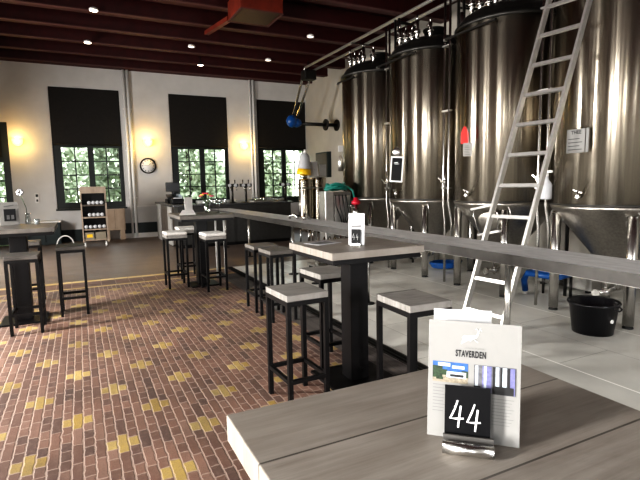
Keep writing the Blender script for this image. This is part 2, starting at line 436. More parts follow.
# glazed door at the left end of the back wall
d = bpy.data.objects.new('door_1', None); COL.objects.link(d); d.location = (-2.75, YB+.02, 0); struct(d)
b = MB().box(0, .14, 0, .09, 0, 3.31).box(.97, 1.13, 0, .09, 0, 3.31).box(.14, .97, 0, .09, 3.17, 3.31).box(.14, .97, 0, .09, 2.25, 2.38)
b.build('door_frame', 'frame', d)
b = MB().box(.14, .97, .02, .07, 0, .9)
for z in (1.3, 1.75): b.box(.14, .97, .02, .07, z-.02, z+.02)
b.box(.53, .57, .02, .07, .9, 2.25); b.build('door_leaf', 'frame', d)
MB().box(.14, .97, .02, .06, 2.38, 3.17).build('door_blind', 'blind', d)
MB().poly([(.14, .045, .9), (.97, .045, .9), (.97, .045, 2.25), (.14, .045, 2.25)]).build('pane', 'glass', d)
MB().tube([(.9, 0, 1.15), (.9, -.06, 1.15), (.78, -.06, 1.15)], .012).build('door_handle', 'satin', d)

# skirting
struct(MB().box(-1.62, -.62, YB-.02, YB, 0, .34).box(-.62, .62, YB-.02, YB, 0, .34).box(1.12, XR, YB-.02, YB, 0.13, .45).build('baseboard_back', 'skirt'))
struct(MB().box(1.12, 2.2, YB-.06, YB-.021, .0, .14).build('baseboard_back', 'pipewhite'))
struct(MB().box(XR-.02, XR, YN, YB, 0, .2).build('baseboard_right', 'skirt'))
struct(MB().box(1.35, 2.3, YB-.025, YB, .93, .96).build('trim_2', 'white'))

# ceiling: dark red beams running left to right, each with a paler strip along the lower edge
y = 14.92; k = 0
while y > YN:
    bm_ = bpy.data.objects.new('ceiling_beam', None); COL.objects.link(bm_); bm_.location = (0, y, 4.85); struct(bm_)
    MB().box(XL, XR, 0, .26, .02, ZC-4.85).build('beam', 'redbeam', bm_)
    MB().box(XL, XR, -.012, .085, 0, .02).build('beam_edge', 'redlip', bm_)
    y -= 1.115; k += 1
struct(MB().box(XL, XR, YB-.16, YB, 4.9, ZC).build('trim_3', 'redbeam'))

# ------------------------------------------------------------------ lamps on ceiling and wall
def spot(x, y, lab, lit=True, z=4.85, drop=.0):
    t = thing('ceiling_spotlight', (x, y, z), lab, 'spotlight', 'small spotlights under the red ceiling')
    b = MB()
    if drop: b.cyl((0, 0, 0), (0, 0, -drop), .012, n=8)
    b.lathe([(.03, 0-drop), (.075, -.02-drop), (.085, -.06-drop), (.07, -.062-drop), (.0701, -.05-drop)], n=20); b.build('housing', 'white' if not drop else 'black', t)
    MB().lathe([(.0001, -.064-drop), (.066, -.064-drop), (.066, -.058-drop), (.0001, -.056-drop)], n=20).build('lens', 'spot' if lit else 'spotdim', t)  # unlit spots get a weak glow put into the lens material
    return t
spot(.47, 10.3, 'recessed spotlight at the top edge, left of the red duct', True, 4.86)
spot(.40, 12.55, 'lit spotlight in front of the left window, second from the left', True, 4.86)
spot(2.62, 12.0, 'pale spotlight just below the end of the red duct', False, 4.86)
spot(3.05, 13.0, 'small pinpoint spotlight hanging on a short stem below the duct', True, 4.86, .16)
spot(4.74, 12.5, 'unlit spotlight with an added pale glow on the beam above the rightmost wall lamp', False, 4.86)
spot(4.90, 10.2, 'unlit spotlight with an added pale glow near the overhead pipes', False, 4.86)

def sconce(x, z, lab):
    t = thing('wall_lamp', (x, YB, z), lab, 'wall lamp', 'amber wall lamps on the back wall')
    MB().cyl((0, 0, 0), (0, -.03, 0), .06, n=20).build('mount', 'satin', t)
    b = MB(); prof = []
    T = Matrix.Translation((0, -.1, 0))
    b.lathe([(.0001, -.12), (.05, -.11), (.11, -.06), (.135, .02), (.13, .09), (.115, .09), (.12, .02), (.10, -.05), (.045, -.09), (.0001, -.10)], n=24, T=T)
    b.build('glass_shade', 'amber', t)
    MB().ball((0, -.1, .03), .085).build('bulb', 'bulb', t)
    li = bpy.data.lights.new('sconce_glow', 'POINT'); li.energy = 11; li.color = (1, .66, .22); li.shadow_soft_size = .12
    lo = bpy.data.objects.new('sconce_light', li); COL.objects.link(lo); lo.parent = t; lo.location = (0, -.32, -.02)
for x, z, l in ((-1.4, 2.79, 'glowing amber wall lamp left of the left window'), (1.93, 2.83, 'glowing amber wall lamp above the clock'), (4.92, 2.78, 'glowing amber wall lamp between the two right windows')):
    sconce(x, z, l)

t = thing('wall_clock', (1.91, YB, 2.15), 'round white wall clock with black rim below a lamp', 'clock')
T = Matrix.Rotation(PI/2, 4, 'X')
MB().lathe([(.0001, .0), (.235, 0), (.235, .03), (.23, .05), (.205, .05), (.203, .03), (.0001, .03)], n=40, T=T).build('rim', 'black', t)
MB().lathe([(.0001, .031), (.197, .031), (.197, .034), (.0001, .034)], n=40, T=T).build('dial', 'pipewhite', t)
b = MB()
for k in range(12):
    a = k*PI/6; s, c = math.sin(a), math.cos(a)
    b.bar((s*.145, -.036, c*.145), (s*.182, -.036, c*.182), .004, .016, (c, 0, -s))
b.build('hour_marks', 'ink', t)
MB().bar((0, -.04, 0), (.07, -.04, .075), .004, .018, (0, 1, 0)).bar((0, -.043, 0), (-.14, -.043, .03), .004, .012, (0, 1, 0)).build('hands', 'ink', t)

def wall_pipe(x, lab, z0):
    t = thing('drain_pipe', (x, YB-.07, z0), lab, 'pipe', 'pairs of white vertical pipes on the back wall')
    MB().cyl((0, 0, 0), (0, 0, 4.9-z0), .032, n=12).build('pipe', 'pipewhite', t)
    MB().cyl((.11, 0, 0), (.11, 0, 4.9-z0), .04, n=12).build('pipe', 'pipewhite', t)
    for z in (1.2, 2.6, 3.8): MB().box(-.06, .2, .04, .069, z-z0-.02, z-z0+.02).build('bracket', 'white', t)
wall_pipe(1.36, 'pair of white pipes between the left window and the clock', .02)
wall_pipe(5.18, 'pair of white pipes beside the rightmost wall lamp', .02)

t = thing('wall_socket', (-1.06, YB, 1.27), 'small white double socket on the wall above the left bench', 'socket')
MB().box(-.05, .05, -.03, 0, -.14, .14).build('plate', 'white', t, bevel=.005)
MB().box(-.03, .03, -.034, -.0305, .03, .10).box(-.02, .02, -.034, -.0305, -.1, -.04).build('inset', 'ink', t)

t = thing('storage_bench', (-1.25, YB-.55, 0), 'low dark grey bench with pale top left of the bottle rack', 'bench')
MB().box(0, .72, 0, .5, 0, .60).build('body', 'skirt', t, bevel=.01)
MB().box(-.02, .74, -.02, .5, .602, .64).build('top', 'white', t)
MB().box(.34, .36, -.012, -.002, .08, .54).build('door_gap', 'black', t)

t = thing('board_cabinet', (.60, YB-.32, 0), 'pale brown wooden cabinet standing under the left window by the rack', 'cabinet')
MB().box(0, .55, 0, .28, .28, .90).build('carcass', 'cabwood', t, bevel=.005)
MB().box(.27, .275, -.004, .0, .3, .88).build('door_gap', 'ink', t)
MB().box(.03, .12, .02, .26, 0, .279).build('leg', 'cabwood', t)
MB().box(.40, .53, .02, .26, 0, .279).build('leg', 'cabwood', t)

# cable loop on the floor beside the rack
tag(MB().tube([(-.42+.2*math.cos(a), 14.3, .02+.26*abs(math.sin(a))) for a in [PI*k/12 for k in range(13)]], .018).build('white_cable', 'white'), 'white cable looping up from the floor beside the bottle rack', 'cable')

# ------------------------------------------------------------------ bottle rack
RX, RY = .0, 13.7
t = thing('bottle_rack', (RX, RY, 0), 'tall wooden wine rack with slanted shelves in front of the left window', 'rack')
for x in (0, .58): MB().prism([(x, 0, .12), (x, .34, .12), (x, .34, 1.55), (x, .10, 1.55)], (.035, 0, 0)).build('side_panel', 'ratk', t)
MB().box(.036, .579, .10, .13, 1.38, 1.55).build('header_board', 'ratk', t)
MB().box(.036, .579, .31, .335, .14, 1.5).build('back_panel', 'black', t)
for z in (1.05, .74, .43, .16): MB().box(.037, .578, .01+(z*.06), .30, z, z+.035).build('shelf', 'ratk', t)
for x in (.03, .53):
    b = MB().cyl((x, .05, .05), (x+.04, .05, .05), .05, n=16).cyl((x, .28, .05), (x+.04, .28, .05), .05, n=16).box(x+.005, x+.035, .02, .31, .10, .119)
    b.build('caster', 'white', t)
bott = None
rows = [(1.05, 4, 'top'), (.74, 4, 'middle'), (.43, 5, 'bottom')]
ordw = ['first', 'second', 'third', 'fourth', 'fifth']
for z, cnt, nm in rows:
    for k in range(cnt):
        x = RX + (.20 if cnt == 4 else .10) + k*(.098 if cnt == 4 else .105)
        lab = '%s bottle from the left on the %s shelf of the wine rack' % (ordw[k], nm)
        if bott is None:
            bott = thing('wine_bottle', (x, RY, 0), lab, 'bottle', 'wine bottles lying in the rack')
            T = Matrix.Rotation(PI/2, 4, 'X')
            MB().lathe([(.0001, -.24), (.036, -.24), (.04, -.23), (.04, -.10), (.034, -.06), (.015, -.02), (.014, .0)], n=16, T=T).build('glass_body', 'glassy', bott)
            MB().lathe([(.0001, .022), (.042, .022), (.047, .012), (.047, -.03), (.0001, -.03)], n=16, T=T).build('foil_cap', 'paperw', bott)
            bb = bott
        else: bb = copy_tree(bott, label=lab)
        bb.location = (x, RY+.055, z+.09)
for x0, x1, l, mt in ((.06, .27, 'small pale crate with yellow print at the bottom left of the rack', 'yellow'), (.30, .55, 'wider pale crate at the bottom right of the rack', 'sand')):
    t = thing('wooden_crate', (RX+x0, RY+.03, .196), l, 'crate', 'crates at the bottom of the rack')
    W = x1-x0
    MB().box(0, W, 0, .02, 0, .18).box(0, .02, .02, .24, 0, .18).box(W-.02, W, .02, .24, 0, .18).box(0, W, .24, .26, 0, .18).box(.02, W-.02, .02, .24, 0, .02).build('box', 'cabwood' if 0 else 'sand', t)
    MB().box(.04, W-.04, -.004, -.0005, .05, .13).build('front_print', mt, t)

# ------------------------------------------------------------------ bar at the back
t = thing('bar_counter', (2.05, 11.95, 0), 'dark bar counter with light grey end panel in front of the windows', 'counter')
MB().box(.04, 3.0, 0, .55, .08, 1.02).build('front_panel', 'barfront', t)
MB().box(.06, 2.98, .03, .52, 0, .079).build('plinth', 'black', t)
b = MB().box(0, .55, .56, 3.0, .05, 1.0); b.build('side_body', 'brownpanel', t)
MB().box(-.03, .16, 2.4, 3.1, 0, 1.03).build('end_panel', 'greypanel', t)
MB().box(-.03, .0, .56, 1.1, 0.02, 1.0).build('end_panel', 'greypanel', t)
for k in range(2): MB().box(-.012, -.001, 1.15+k*.62, 1.72+k*.62, .12, .92).build('door', 'brownpanel', t)
MB().box(-.06, 3.05, -.07, .60, 1.021, 1.07).build('bar_top', 'bartop', t, bevel=.004)
MB().box(-.06, .60, .601, 3.12, 1.021, 1.07).build('side_top', 'bartop', t, bevel=.004)
MB().box(.61, 3.05, .44, .62, 1.071, 1.14).build('upper_ledge', 'satin', t)

t = thing('cash_register', (2.14, 13.7, 1.072), 'black cash register with raised screen on the left end of the bar', 'register')
MB().box(0, .44, 0, .4, 0, .10).build('drawer', 'black', t)
MB().prism([(.02, .02, .101), (.42, .02, .101), (.42, .36, .20), (.02, .36, .20)], (0, 0, .03)).build('keyboard', 'plastic', t)
MB().box(.18, .24, .3, .36, .23, .33).box(.02, .40, .28, .33, .30, .56).build('screen', 'plastic', t, bevel=.006)
t = thing('receipt_printer', (2.08, 12.6, 1.072), 'low black printer beside the cash register on the bar', 'printer')
MB().box(0, .3, 0, .34, 0, .13).build('body', 'black', t, bevel=.02)
MB().box(.04, .26, .03, .05, .131, .16).build('paper_slip', 'paperw', t)

def tap(x, y, lab, heads):
    t = thing('beer_tap', (x, y, 1.072), lab, 'beer tap', 'beer taps on the bar')
    MB().cyl((0, 0, 0), (0, 0, .02), .07, n=16).cyl((0, 0, .02), (0, 0, .44), .028, n=14).build('column', 'darkmetal', t)
    MB().box(-.16*heads/2, .16*heads/2, -.035, .035, .40, .48).build('crossbar', 'darkmetal', t, bevel=.01)
    for k in range(heads):
        xx = (k-(heads-1)/2)*.15
        b = MB().cyl((xx, -.036, .44), (xx, -.055, .44), .042, n=16); b.build('badge', 'paperw', t)
        MB().tube([(xx, -.07, .40), (xx, -.13, .39), (xx, -.14, .31)], .012, 8).build('spout', 'steel', t)
        MB().cyl((xx, 0, .48), (xx, 0, .58), .010, .016, n=8).build('handle', 'black', t)
tap(3.52, 12.15, 'left dark beer tap with two round badges', 2)
tap(3.88, 12.15, 'right dark beer tap with two round badges', 2)
tap(4.98, 12.15, 'beer tap on the right end of the bar by the steel vessels', 2)

# glasses upside down along the ledge
gl = None
for k in range(9):
    lab = '%s clear glass upside down on the bar left of the taps, counted from the left' % (ordw + ['sixth', 'seventh', 'eighth', 'ninth'])[k]
    if gl is None:
        gl = MB().lathe([(.038, 0), (.036, .02), (.030, .11), (.026, .125), (.0001, .125)], n=14).build('beer_glass', 'clear'); tag(gl, lab, 'glass', 'upturned beer glasses on the bar'); g = gl
    else: g = gl.copy(); COL.objects.link(g); g['label'] = lab
    g.location = (2.78+k*.065, 12.05 + (k % 2)*.09, 1.072)
for k, (x, l) in enumerate(((4.05, 'long clear drip tray of glasses on the bar right of the taps'),)):
    t = thing('glass_tray', (x, 12.06, 1.072), l, 'tray')
    MB().box(0, .75, 0, .26, 0, .03).build('tray', 'satin', t)
    b = MB()
    for i in range(8):
        for j in range(2): b.lathe([(.034, .031), (.036, .12)], (.06+i*.09, .07+j*.11, 0), 10)
    b.build('glasses', 'clear', t)['kind'] = 'stuff'

# ------------------------------------------------------------------ tables and stools
def table(name_loc, w, dpt, H, label, th=.05, cw=.15, off=(0, 0), rz=0., mt='tablewood', bp=.26):
    t = thing('bar_table', (name_loc[0], name_loc[1], 0), label, 'table', None, rz)
    MB().box(-w/2, w/2, -dpt/2, dpt/2, H-th, H).build('tabletop', mt, t, bevel=.003)
    MB().box(-w/2+.02, w/2-.02, -dpt/2+.02, dpt/2-.02, H-th-.035, H-th-.001).build('under_frame', 'black', t)
    MB().box(-cw/2+off[0], cw/2+off[0], -cw/2+off[1], cw/2+off[1], .021, H-th-.036).build('column', 'black', t, bevel=.003)
    MB().box(-bp+off[0], bp+off[0], -bp+off[1], bp+off[1], 0, .02).build('base_plate', 'black', t)
    return t
def make_stool(label, cushion=False):
    t = thing('bar_stool', (0, 0, 0), label, 'stool')
    a, c, H = .137, .172, .79
    MB().box(-a-.015, a+.015, -c-.015, c+.015, H-.042, H).build('seat', 'seatwood', t, bevel=.004)
    if cushion:
        MB().box(-a-.02, a+.02, -c-.02, c+.02, H+.001, H+.05).build('cushion', 'fabric', t, bevel=.022)
    for sx in (-1, 1):
        for sy in (-1, 1): MB().box(sx*a-.015, sx*a+.015, sy*c-.015, sy*c+.015, 0, H-.043).build('leg', 'black', t)
    b = MB()
    for z0, z1 in ((H-.073, H-.043),): b.box(-a+.015, a-.015, -c-.015, -c+.015, z0, z1).box(-a+.015, a-.015, c-.015, c+.015, z0, z1).box(-a-.015, -a+.015, -c+.015, c-.015, z0, z1).box(a-.015, a+.015, -c+.015, c-.015, z0, z1)
    b.build('seat_frame', 'black', t)
    b = MB()
    for z0, z1 in ((.19, .217),): b.box(-a+.015, a-.015, -c-.013, -c+.013, z0, z1).box(-a+.015, a-.015, c-.013, c+.013, z0, z1).box(-a-.013, -a+.013, -c+.015, c-.015, z0, z1).box(a-.013, a+.013, -c+.015, c-.015, z0, z1)
    b.build('footrest', 'black', t)
    return t
near = table((.59, .535), .72, .73, 1.05, 'large grey wooden table in the foreground holding the number 44 card', .055, .16)
mid = table((1.82, 3.11), .75, .72, 1.05, 'grey wooden high table beside the long rail with small white card')
bk = table((1.62, 7.38), .78, 1.0, 1.09, 'high table in front of the bar with flowers and an open menu', .05, .17, mt='duskwood', bp=.21)
lf = table((-.66, 6.42), .78, .86, 1.09, 'high table at the left edge of the photo', .05, .17, mt='duskwood', bp=.23)

s0 = make_stool('bar stool nearest the camera, standing on bricks left of the mid table')
s0.location = (1.29, 3.0, 0); s0.rotation_euler = (0, 0, .03)
ST = 'bar stools with pale wooden seats'
s0['group'] = ST
for loc, rz, lab in (((1.82, 2.39, 0), -.03, 'bar stool right of the mid table, just behind the standing leaflet'),
                     ((1.80, 3.55, 0), .04, 'bar stool tucked behind the mid table column'),
                     ((1.94, 5.03, 0), .02, 'nearer of the two bar stools standing side by side at the rail'),
                     ((1.93, 5.52, 0), -.02, 'farther of the two bar stools standing side by side at the rail')):
    c_ = copy_tree(s0, loc, rz, lab)
    if 'side by side' in lab:
        for ch in [k for k in bpy.data.objects if k.parent == c_ and k.name.startswith('seat') and 'frame' not in k.name]:
            ch.data = ch.data.copy(); ch.data.materials[0] = M['greyseat']
s1 = make_stool('white cushioned stool left of the back table column', True); s1.location = (1.24, 7.45, 0)
s1['group'] = 'stools with cushions at the back table'
copy_tree(s1, (1.69, 6.95, 0), .02, 'white cushioned stool in front of the back table column')
copy_tree(s1, (1.55, 8.15, 0), .0, 'white cushioned stool farthest back, behind the back table')
s2 = make_stool('dark stool standing alone right of the left table'); s2.location = (-.14, 6.52, 0); s2['group'] = 'stools around the left table'
for ch in s2.children:
    if ch.name.startswith('seat') and 'frame' not in ch.name: ch.data.materials[0] = M['darkwood']
s2.scale = (1, 1, 1.05)
copy_tree(s2, (-.58, 5.92, 0), -.02, 'dark stool in front of the left table column')
copy_tree(s2, (-.66, 7.35, 0), .02, 'dark stool behind the left table')

# ------------------------------------------------------------------ long rail counter
t = thing('rail_counter', (3.1, 0, 0), 'long grey plank rail counter on steel posts running past the tanks', 'counter')
MB().box(-.25, .25, 1.0, 11.85, .925, .95).build('plank', 'railwood', t, bevel=.004)
b = MB().box(-.22, -.16, 1.0, 11.85, .862, .924).box(.16, .22, 1.0, 11.85, .862, .924); b.build('beam', 'satin', t)
MB().box(-.256, -.2505, 1.0, 11.85, .872, .951).build('front_lip', 'lip', t)
for Y in (1.0+.1, 2.85, 5.05, 6.5, 7.4, 9.75, 11.6):
    p = MB().cyl((.05, Y, .012), (.05, Y, .861), .026, n=16).box(-.16, .16, Y-.03, Y+.03, .85, .8615); p.build('post', 'steel', t)
    MB().lathe([(.0001, 0), (.085, 0), (.085, .008), (.04, .014), (.0001, .014)], (.05, Y, 0), 20).build('foot_plate', 'rubber', t)
MB().tube([(.02, 7.12, .951), (.02, 7.12, .98), (.0, 7.2, 1.02), (-.05, 7.27, .99), (-.05, 7.27, .951)], .02, 10).build('pipe_bow', 'steel', t)
MB().tube([(.0, 6.8, .951), (.0, 6.8, 1.0), (.05, 6.87, 1.04), (.13, 6.9, .99), (.13, 6.9, .951)], .026, 10).build('pipe_bow', 'steel', t)

# ------------------------------------------------------------------ fermentation tanks
TX, TR = 5.33, .71
def make_tank(y, label):
    t = thing('fermentation_tank', (TX, y, 0), label, 'tank', 'stainless steel fermentation tanks in a row')
    R_ = TR
    MB().lathe([(R_, 1.24), (R_, 3.50)], n=96).build('shell', 'tank', t, recalc=False)
    MB().lathe([(R_+.001, 1.224), (R_+.002, 1.227), (R_+.002, 1.233), (R_+.0005, 1.236)], n=96).build('shoulder_ring', 'lip', t)
    MB().lathe([(.0001, .40), (.05, .40), (.09, .44), (R_-.06, 1.14), (R_-.015, 1.18), (R_, 1.22)], n=80).build('cone', 'cone', t)
    pr = [(R_+.02, 3.49), (R_+.02, 3.54), (R_-.02, 3.56)]
    for k in range(1, 9):
        a = k*PI/16; pr.append(((R_-.03)*math.cos(a)+.0001, 3.56+.26*math.sin(a)))
    pr.append((.0001, 3.82))
    MB().lathe(pr, n=64).build('domed_lid', 'darkmetal', t)
    # outlet under the cone
    b = MB().cyl((0, 0, .26), (0, 0, .405), .04, n=14).tube([(0, 0, .28), (-.18, 0, .26), (-.34, 0, .26)], .026, 10)
    b.cyl((-.34, 0, .26), (-.37, 0, .26), .045, n=14).cyl((-.2, 0, .2), (-.2, 0, .36), .014, n=8).ball((-.2, 0, .26), .05)
    b.build('outlet_valve', 'steel', t)
    for sx in (-1, 1):
        for sy in (-1, 1):
            lx, ly = sx*.48, sy*.43
            g = MB().cyl((lx, ly, .03), (lx, ly, 1.13), .052, n=18); lo = g.build('leg', 'steel', t)
            MB().lathe([(.0001, 0), (.05, 0), (.05, .015), (.03, .03), (.0001, .03)], (lx, ly, 0), 18).build('foot', 'rubber', lo)
            if sx < 0:
                pts = []
                for k in range(9):
                    a = PI*k/8; pts.append((lx+.005, ly+.075*math.cos(a), 1.10+.075*math.sin(a)))
                MB().tube([(lx+.02, ly+.075, 1.02)]+pts+[(lx+.02, ly-.075, 1.02)], .010, 8).build('leg_gusset', 'satin', lo)
    # fittings on top
    for k, (x, yy, h) in enumerate(((-.52, .18, .30), (-.50, .05, .24), (-.46, -.06, .22), (-.44, -.16, .34), (-.36, -.38, .26))):
        b = MB().cyl((x, yy, 3.66), (x, yy, 3.66+h), .030, n=12).cyl((x, yy, 3.66+h*.45), (x, yy, 3.66+h*.6), .05, n=12).cyl((x, yy, 3.66+h), (x, yy, 3.66+h+.09), .014, .010, n=8)
        b.cyl((x, yy-.0, 3.66+h*.8), (x-.06, yy, 3.66+h*.8), .018, n=8)
        b.build('top_fitting', 'steel', t)
    MB().lathe([(.16, 3.80), (.16, 3.90), (.18, 3.90), (.18, 3.93), (.0001, 3.95)], (-.05, -.1, 0), 28).build('top_hatch', 'darkmetal', t)
    # sample tap on the shell
    b = MB().cyl((-.70, -.02, 1.32), (-.78, -.03, 1.32), .018, n=10).cyl((-.77, -.03, 1.28), (-.77, -.03, 1.38), .012, n=8).bar((-.77, -.08, 1.36), (-.77, .02, 1.39), .01, .014)
    b.build('sample_tap', 'steel', t)
    return t
TY = [3.29, 4.89, 6.49, 8.09]
labs = ['steel tank cut by the right edge, nearest the camera', 'steel tank directly left of the ladder with the red tag',
        'steel tank third from the right carrying the black chalkboard', 'steel tank farthest from the camera beside the white wall']
tanks = [make_tank(TY[0], labs[0])]
for yy, lab in zip(TY[1:], labs[1:]): tanks.append(copy_tree(tanks[0], (TX, yy, 0), 0., lab))
# tank 3 carries an oval manway hatch on its cone
mt = tanks[1]
ax = Vector((-.86, -.42, -.30)).normalized()
T = Matrix.Translation((-.56, -.25, .985)) @ ax.to_track_quat('Z', 'Y').to_matrix().to_4x4()
mw = MB().lathe([(.125, -.16), (.125, -.02), (.14, -.015), (.14, .01), (.12, .02), (.0001, .03)], n=32, T=T @ Matrix.Diagonal((1.1, .9, 1, 1))).build('manway_door', 'cone', mt)
MB().tube([(-.645, -.0, 1.125), (-.645, -.37, 1.20)], .018, 10).build('clamp_bar', 'white', mw)
MB().tube([(-.635, -.12, .79), (-.635, -.49, .873)], .018, 10).build('clamp_bar', 'white', mw)
MB().tube([(-.645, -.06, 1.13), (-.65, -.05, 1.05), (-.64, -.15, .80)], .008, 8).build('clamp_rod', 'steel', mw)
MB().tube([(-.645, -.33, 1.19), (-.65, -.46, 1.10), (-.64, -.46, .87)], .008, 8).build('clamp_rod', 'steel', mw)

# pipes standing between the tanks
def riser(x, y, lab, z0=.0, z1=4.1, r=.018):
    t = thing('riser_pipes', (x, y, 0), lab, 'pipe', 'thin vertical steel pipes between the tanks')
    MB().tube([(.05, .02, .0), (.04, .01, .9), (.0, 0, 1.15), (0, 0, z1)], r, 10).build('pipe', 'steel', t)
    MB().tube([(.06, -.12, .5), (.04, -.13, .95), (-.02, -.13, 1.2), (-.02, -.13, z1)], r, 10).build('pipe', 'steel', t)
    for z in (1.4, 2.5, 3.4): MB().box(-.03, .02, -.15, .02, z, z+.02).build('clip', 'satin', t)
    b = MB().ball((-.03, -.06, 1.50), .035).cyl((-.03, -.06, 1.35), (-.03, -.06, 1.7), .022, n=10).cyl((-.03, -.06, 1.5), (-.1, -.06, 1.5), .012, n=8).bar((-.1, -.11, 1.5), (-.1, .0, 1.56), .012, .02)
    b.build('valve', 'steel', t)
riser(4.80, 3.94, 'pair of thin vertical pipes seen through the ladder between two tanks')
riser(4.80, 5.58, 'pair of thin vertical pipes right of the chalkboard tank')
riser(4.80, 7.05, 'pair of thin vertical pipes left of the chalkboard tank')
# jackets of cable tray above the tanks
for k, (y0, y1, l) in enumerate(((4.42, 5.30, 'thin dark rod across the top of the tank left of the ladder'), (5.95, 6.95, 'thin dark rod across the top of the chalkboard tank'), (7.75, 8.35, 'thin dark rod across the top of the farthest tank'))):
    t = thing('support_rod', (4.57, y0, 3.41), l, 'rod', 'thin rods across the tank tops')
    MB().bar((0, 0, 0), (0, y1-y0, 0), .03, .022).build('rod', 'darkmetal', t)
    MB().bar((-.02, y1-y0+.012, -.01), (.03, y1-y0+.012, -.01), .02, .03).build('bracket', 'satin', t)
for k, (y, l) in enumerate(((5.69, 'dark pipe frame rising between the two middle tanks'), (7.29, 'dark pipe frame rising between the two farthest tanks'), (4.09, 'dark pipe frame rising behind the top of the ladder'))):
    t = thing('pipe_frame', (5.3, y, 0), l, 'frame', 'dark pipe frames between the tanks')
    for dx, dy, zz in ((-.1, -.05, 3.3), (-.1, .06, 3.3), (.25, .0, 0)): MB().cyl((dx, dy, zz), (dx, dy, 4.35), .022, n=8).build('post', 'darkmetal', t)
    for z in (3.75, 4.05, 4.3): MB().cyl((-.1, -.05, z), (.25, 0, z), .015, n=8).cyl((-.1, .06, z), (.25, 0, z), .015, n=8).build('crossbar', 'darkmetal', t)
    MB().cyl((-.12, -.04, 3.5), (-.12, -.04, 3.95), .03, n=10).ball((-.12, -.04, 3.75), .045).build('valve', 'steel', t)

# ladder
L0 = Vector((3.27, 3.55, 0)); rd = Vector((-.141, .990, 0)); lean = Vector((.990, .141, 0))
inc = math.radians(70.5); up = lean*math.cos(inc) + Vector((0, 0, 1))*math.sin(inc)
up = (up - rd*.035).normalized()
t = thing('ladder', (L0.x, L0.y, 0), 'long aluminium ladder leaning up between the tanks', 'ladder')
nrm = rd.cross(up).normalized()
LEN = 3.84; Wd = .44
for s_ in (0, -Wd): MB().bar(rd*s_ + up*.03, rd*s_*1.0 + up*LEN, .026, .062, nrm).build('side_rail', 'alu', t)
for s_ in (0, -Wd): MB().bar(rd*s_ + up*.0+Vector((0, 0, .004)), rd*s_ + up*.03+Vector((0, 0, .004)), .034, .07, nrm).build('rubber_foot', 'rubber', t)
k = .26
while k < LEN-.05:
    MB().bar(up*k + rd*(-.013), up*k + rd*(-Wd+.013), .026, .034, up).build('rung', 'alu', t)
    k += .32

# signs hung on the tanks
def tank_pt(y0, frac_deg, z, r=TR):
    a = math.radians(180+frac_deg); return Vector((TX+r*math.cos(a), y0+r*math.sin(a), z))
def sign(name, y0, deg, z, w, h, lab, cat):
    # frac_deg 0 faces -X, positive turns toward -Y
    a = math.radians(180+deg); p = tank_pt(y0, deg, z, TR+.025)
    t = thing(name, p, lab, cat, None, a-PI/2+PI)   # local -Y points outward
    return t
# angles: local x to the viewer's right
t = thing('chalkboard_sign', (4.50, 6.33, 1.71), 'small tilted chalkboard with a white frame hanging between two tanks', 'sign', None, -.75)
Tt = Matrix.Rotation(math.radians(4), 4, 'Y')
b = MB(); w2, h2 = .10, .20
b.box(-w2, w2, -.012, .008, -h2, -h2+.022, Tt).box(-w2, w2, -.012, .008, h2-.022, h2, Tt).box(-w2, -w2+.02, -.012, .008, -h2+.022, h2-.022, Tt).box(w2-.02, w2, -.012, .008, -h2+.022, h2-.022, Tt)
b.build('sign_frame', 'white', t)
MB().box(-w2+.02, w2-.02, -.004, .004, -h2+.022, h2-.022, Tt).build('slate', 'boardblack', t)
MB().text('IPA', .05, Matrix.Translation((0, -.0065, .09)) @ Matrix.Rotation(PI/2, 4, 'X')).build('chalk_writing', 'chalk', t) if 0 else MB().bar((-.04, -.007, .10), (.02, -.007, .105), .003, .012).bar((-.03, -.007, .08), (.035, -.007, .083), .003, .006).build('chalk_writing', 'chalk', t)
MB().ball((.0, .0, .27), .07, (1., .35, 1.1)).build('silver_pouch', 'steel', t); MB().cyl((0, .0, .3), (0, .0, 1.5), .004, n=6).build('cord', 'darkmetal', t)
t = thing('hanging_sheet', (4.50, 4.78, 1.92),  'grey laminated sheet under the red tag on the tank', 'sheet', None, -.75)
MB().box(-.055, .055, -.006, 0, -.10, .07).build('sheet', 'greypanel', t)
b = MB()
for k in range(6): b.box(-.04, .03-.008*(k % 3), -.0075, -.0065, -.08+k*.022, -.076+k*.022)
b.build('print_lines', 'ink', t)
t = thing('red_tag', (4.50, 4.83, 2.09),  'bright red pouch hanging on the tank above a grey sheet', 'tag', None, -.75)
MB().prism([(-.05, -.015, -.11), (.05, -.015, -.11), (.05, -.015, .02), (.01, -.015, .11), (-.02, -.015, .11), (-.05, -.015, .02)], (0, .015, 0)).build('pouch', 'red', t, bevel=.004)
MB().bar((.045, -.02, -.1), (.03, -.02, .08), .004, .02, (0, 1, 0)).build('white_strap', 'paperw', t); MB().cyl((0, 0, .1), (0, 0, 1.3), .004, n=6).build('cord', 'darkmetal', t)
t = sign('brew_sheet', TY[0], -2, 1.89, .2, .2, 'white laminated batch sheet on the tank right of the ladder', 'sheet')
MB().box(-.12, .09, -.006, 0, -.12, .12).box(.10, .13, -.006, 0, -.12, .12).build('sheet', 'paper', t)
b = MB().text('THEE', .05, Matrix.Translation((-.01, -.0075, .07)) @ Matrix.Rotation(PI/2, 4, 'X'), 1., .001)
for k in range(4): b.box(-.10, .06-.03*(k % 2), -.0075, -.0065, -.09+k*.036, -.083+k*.036)
b.build('print_lines', 'ink', t)
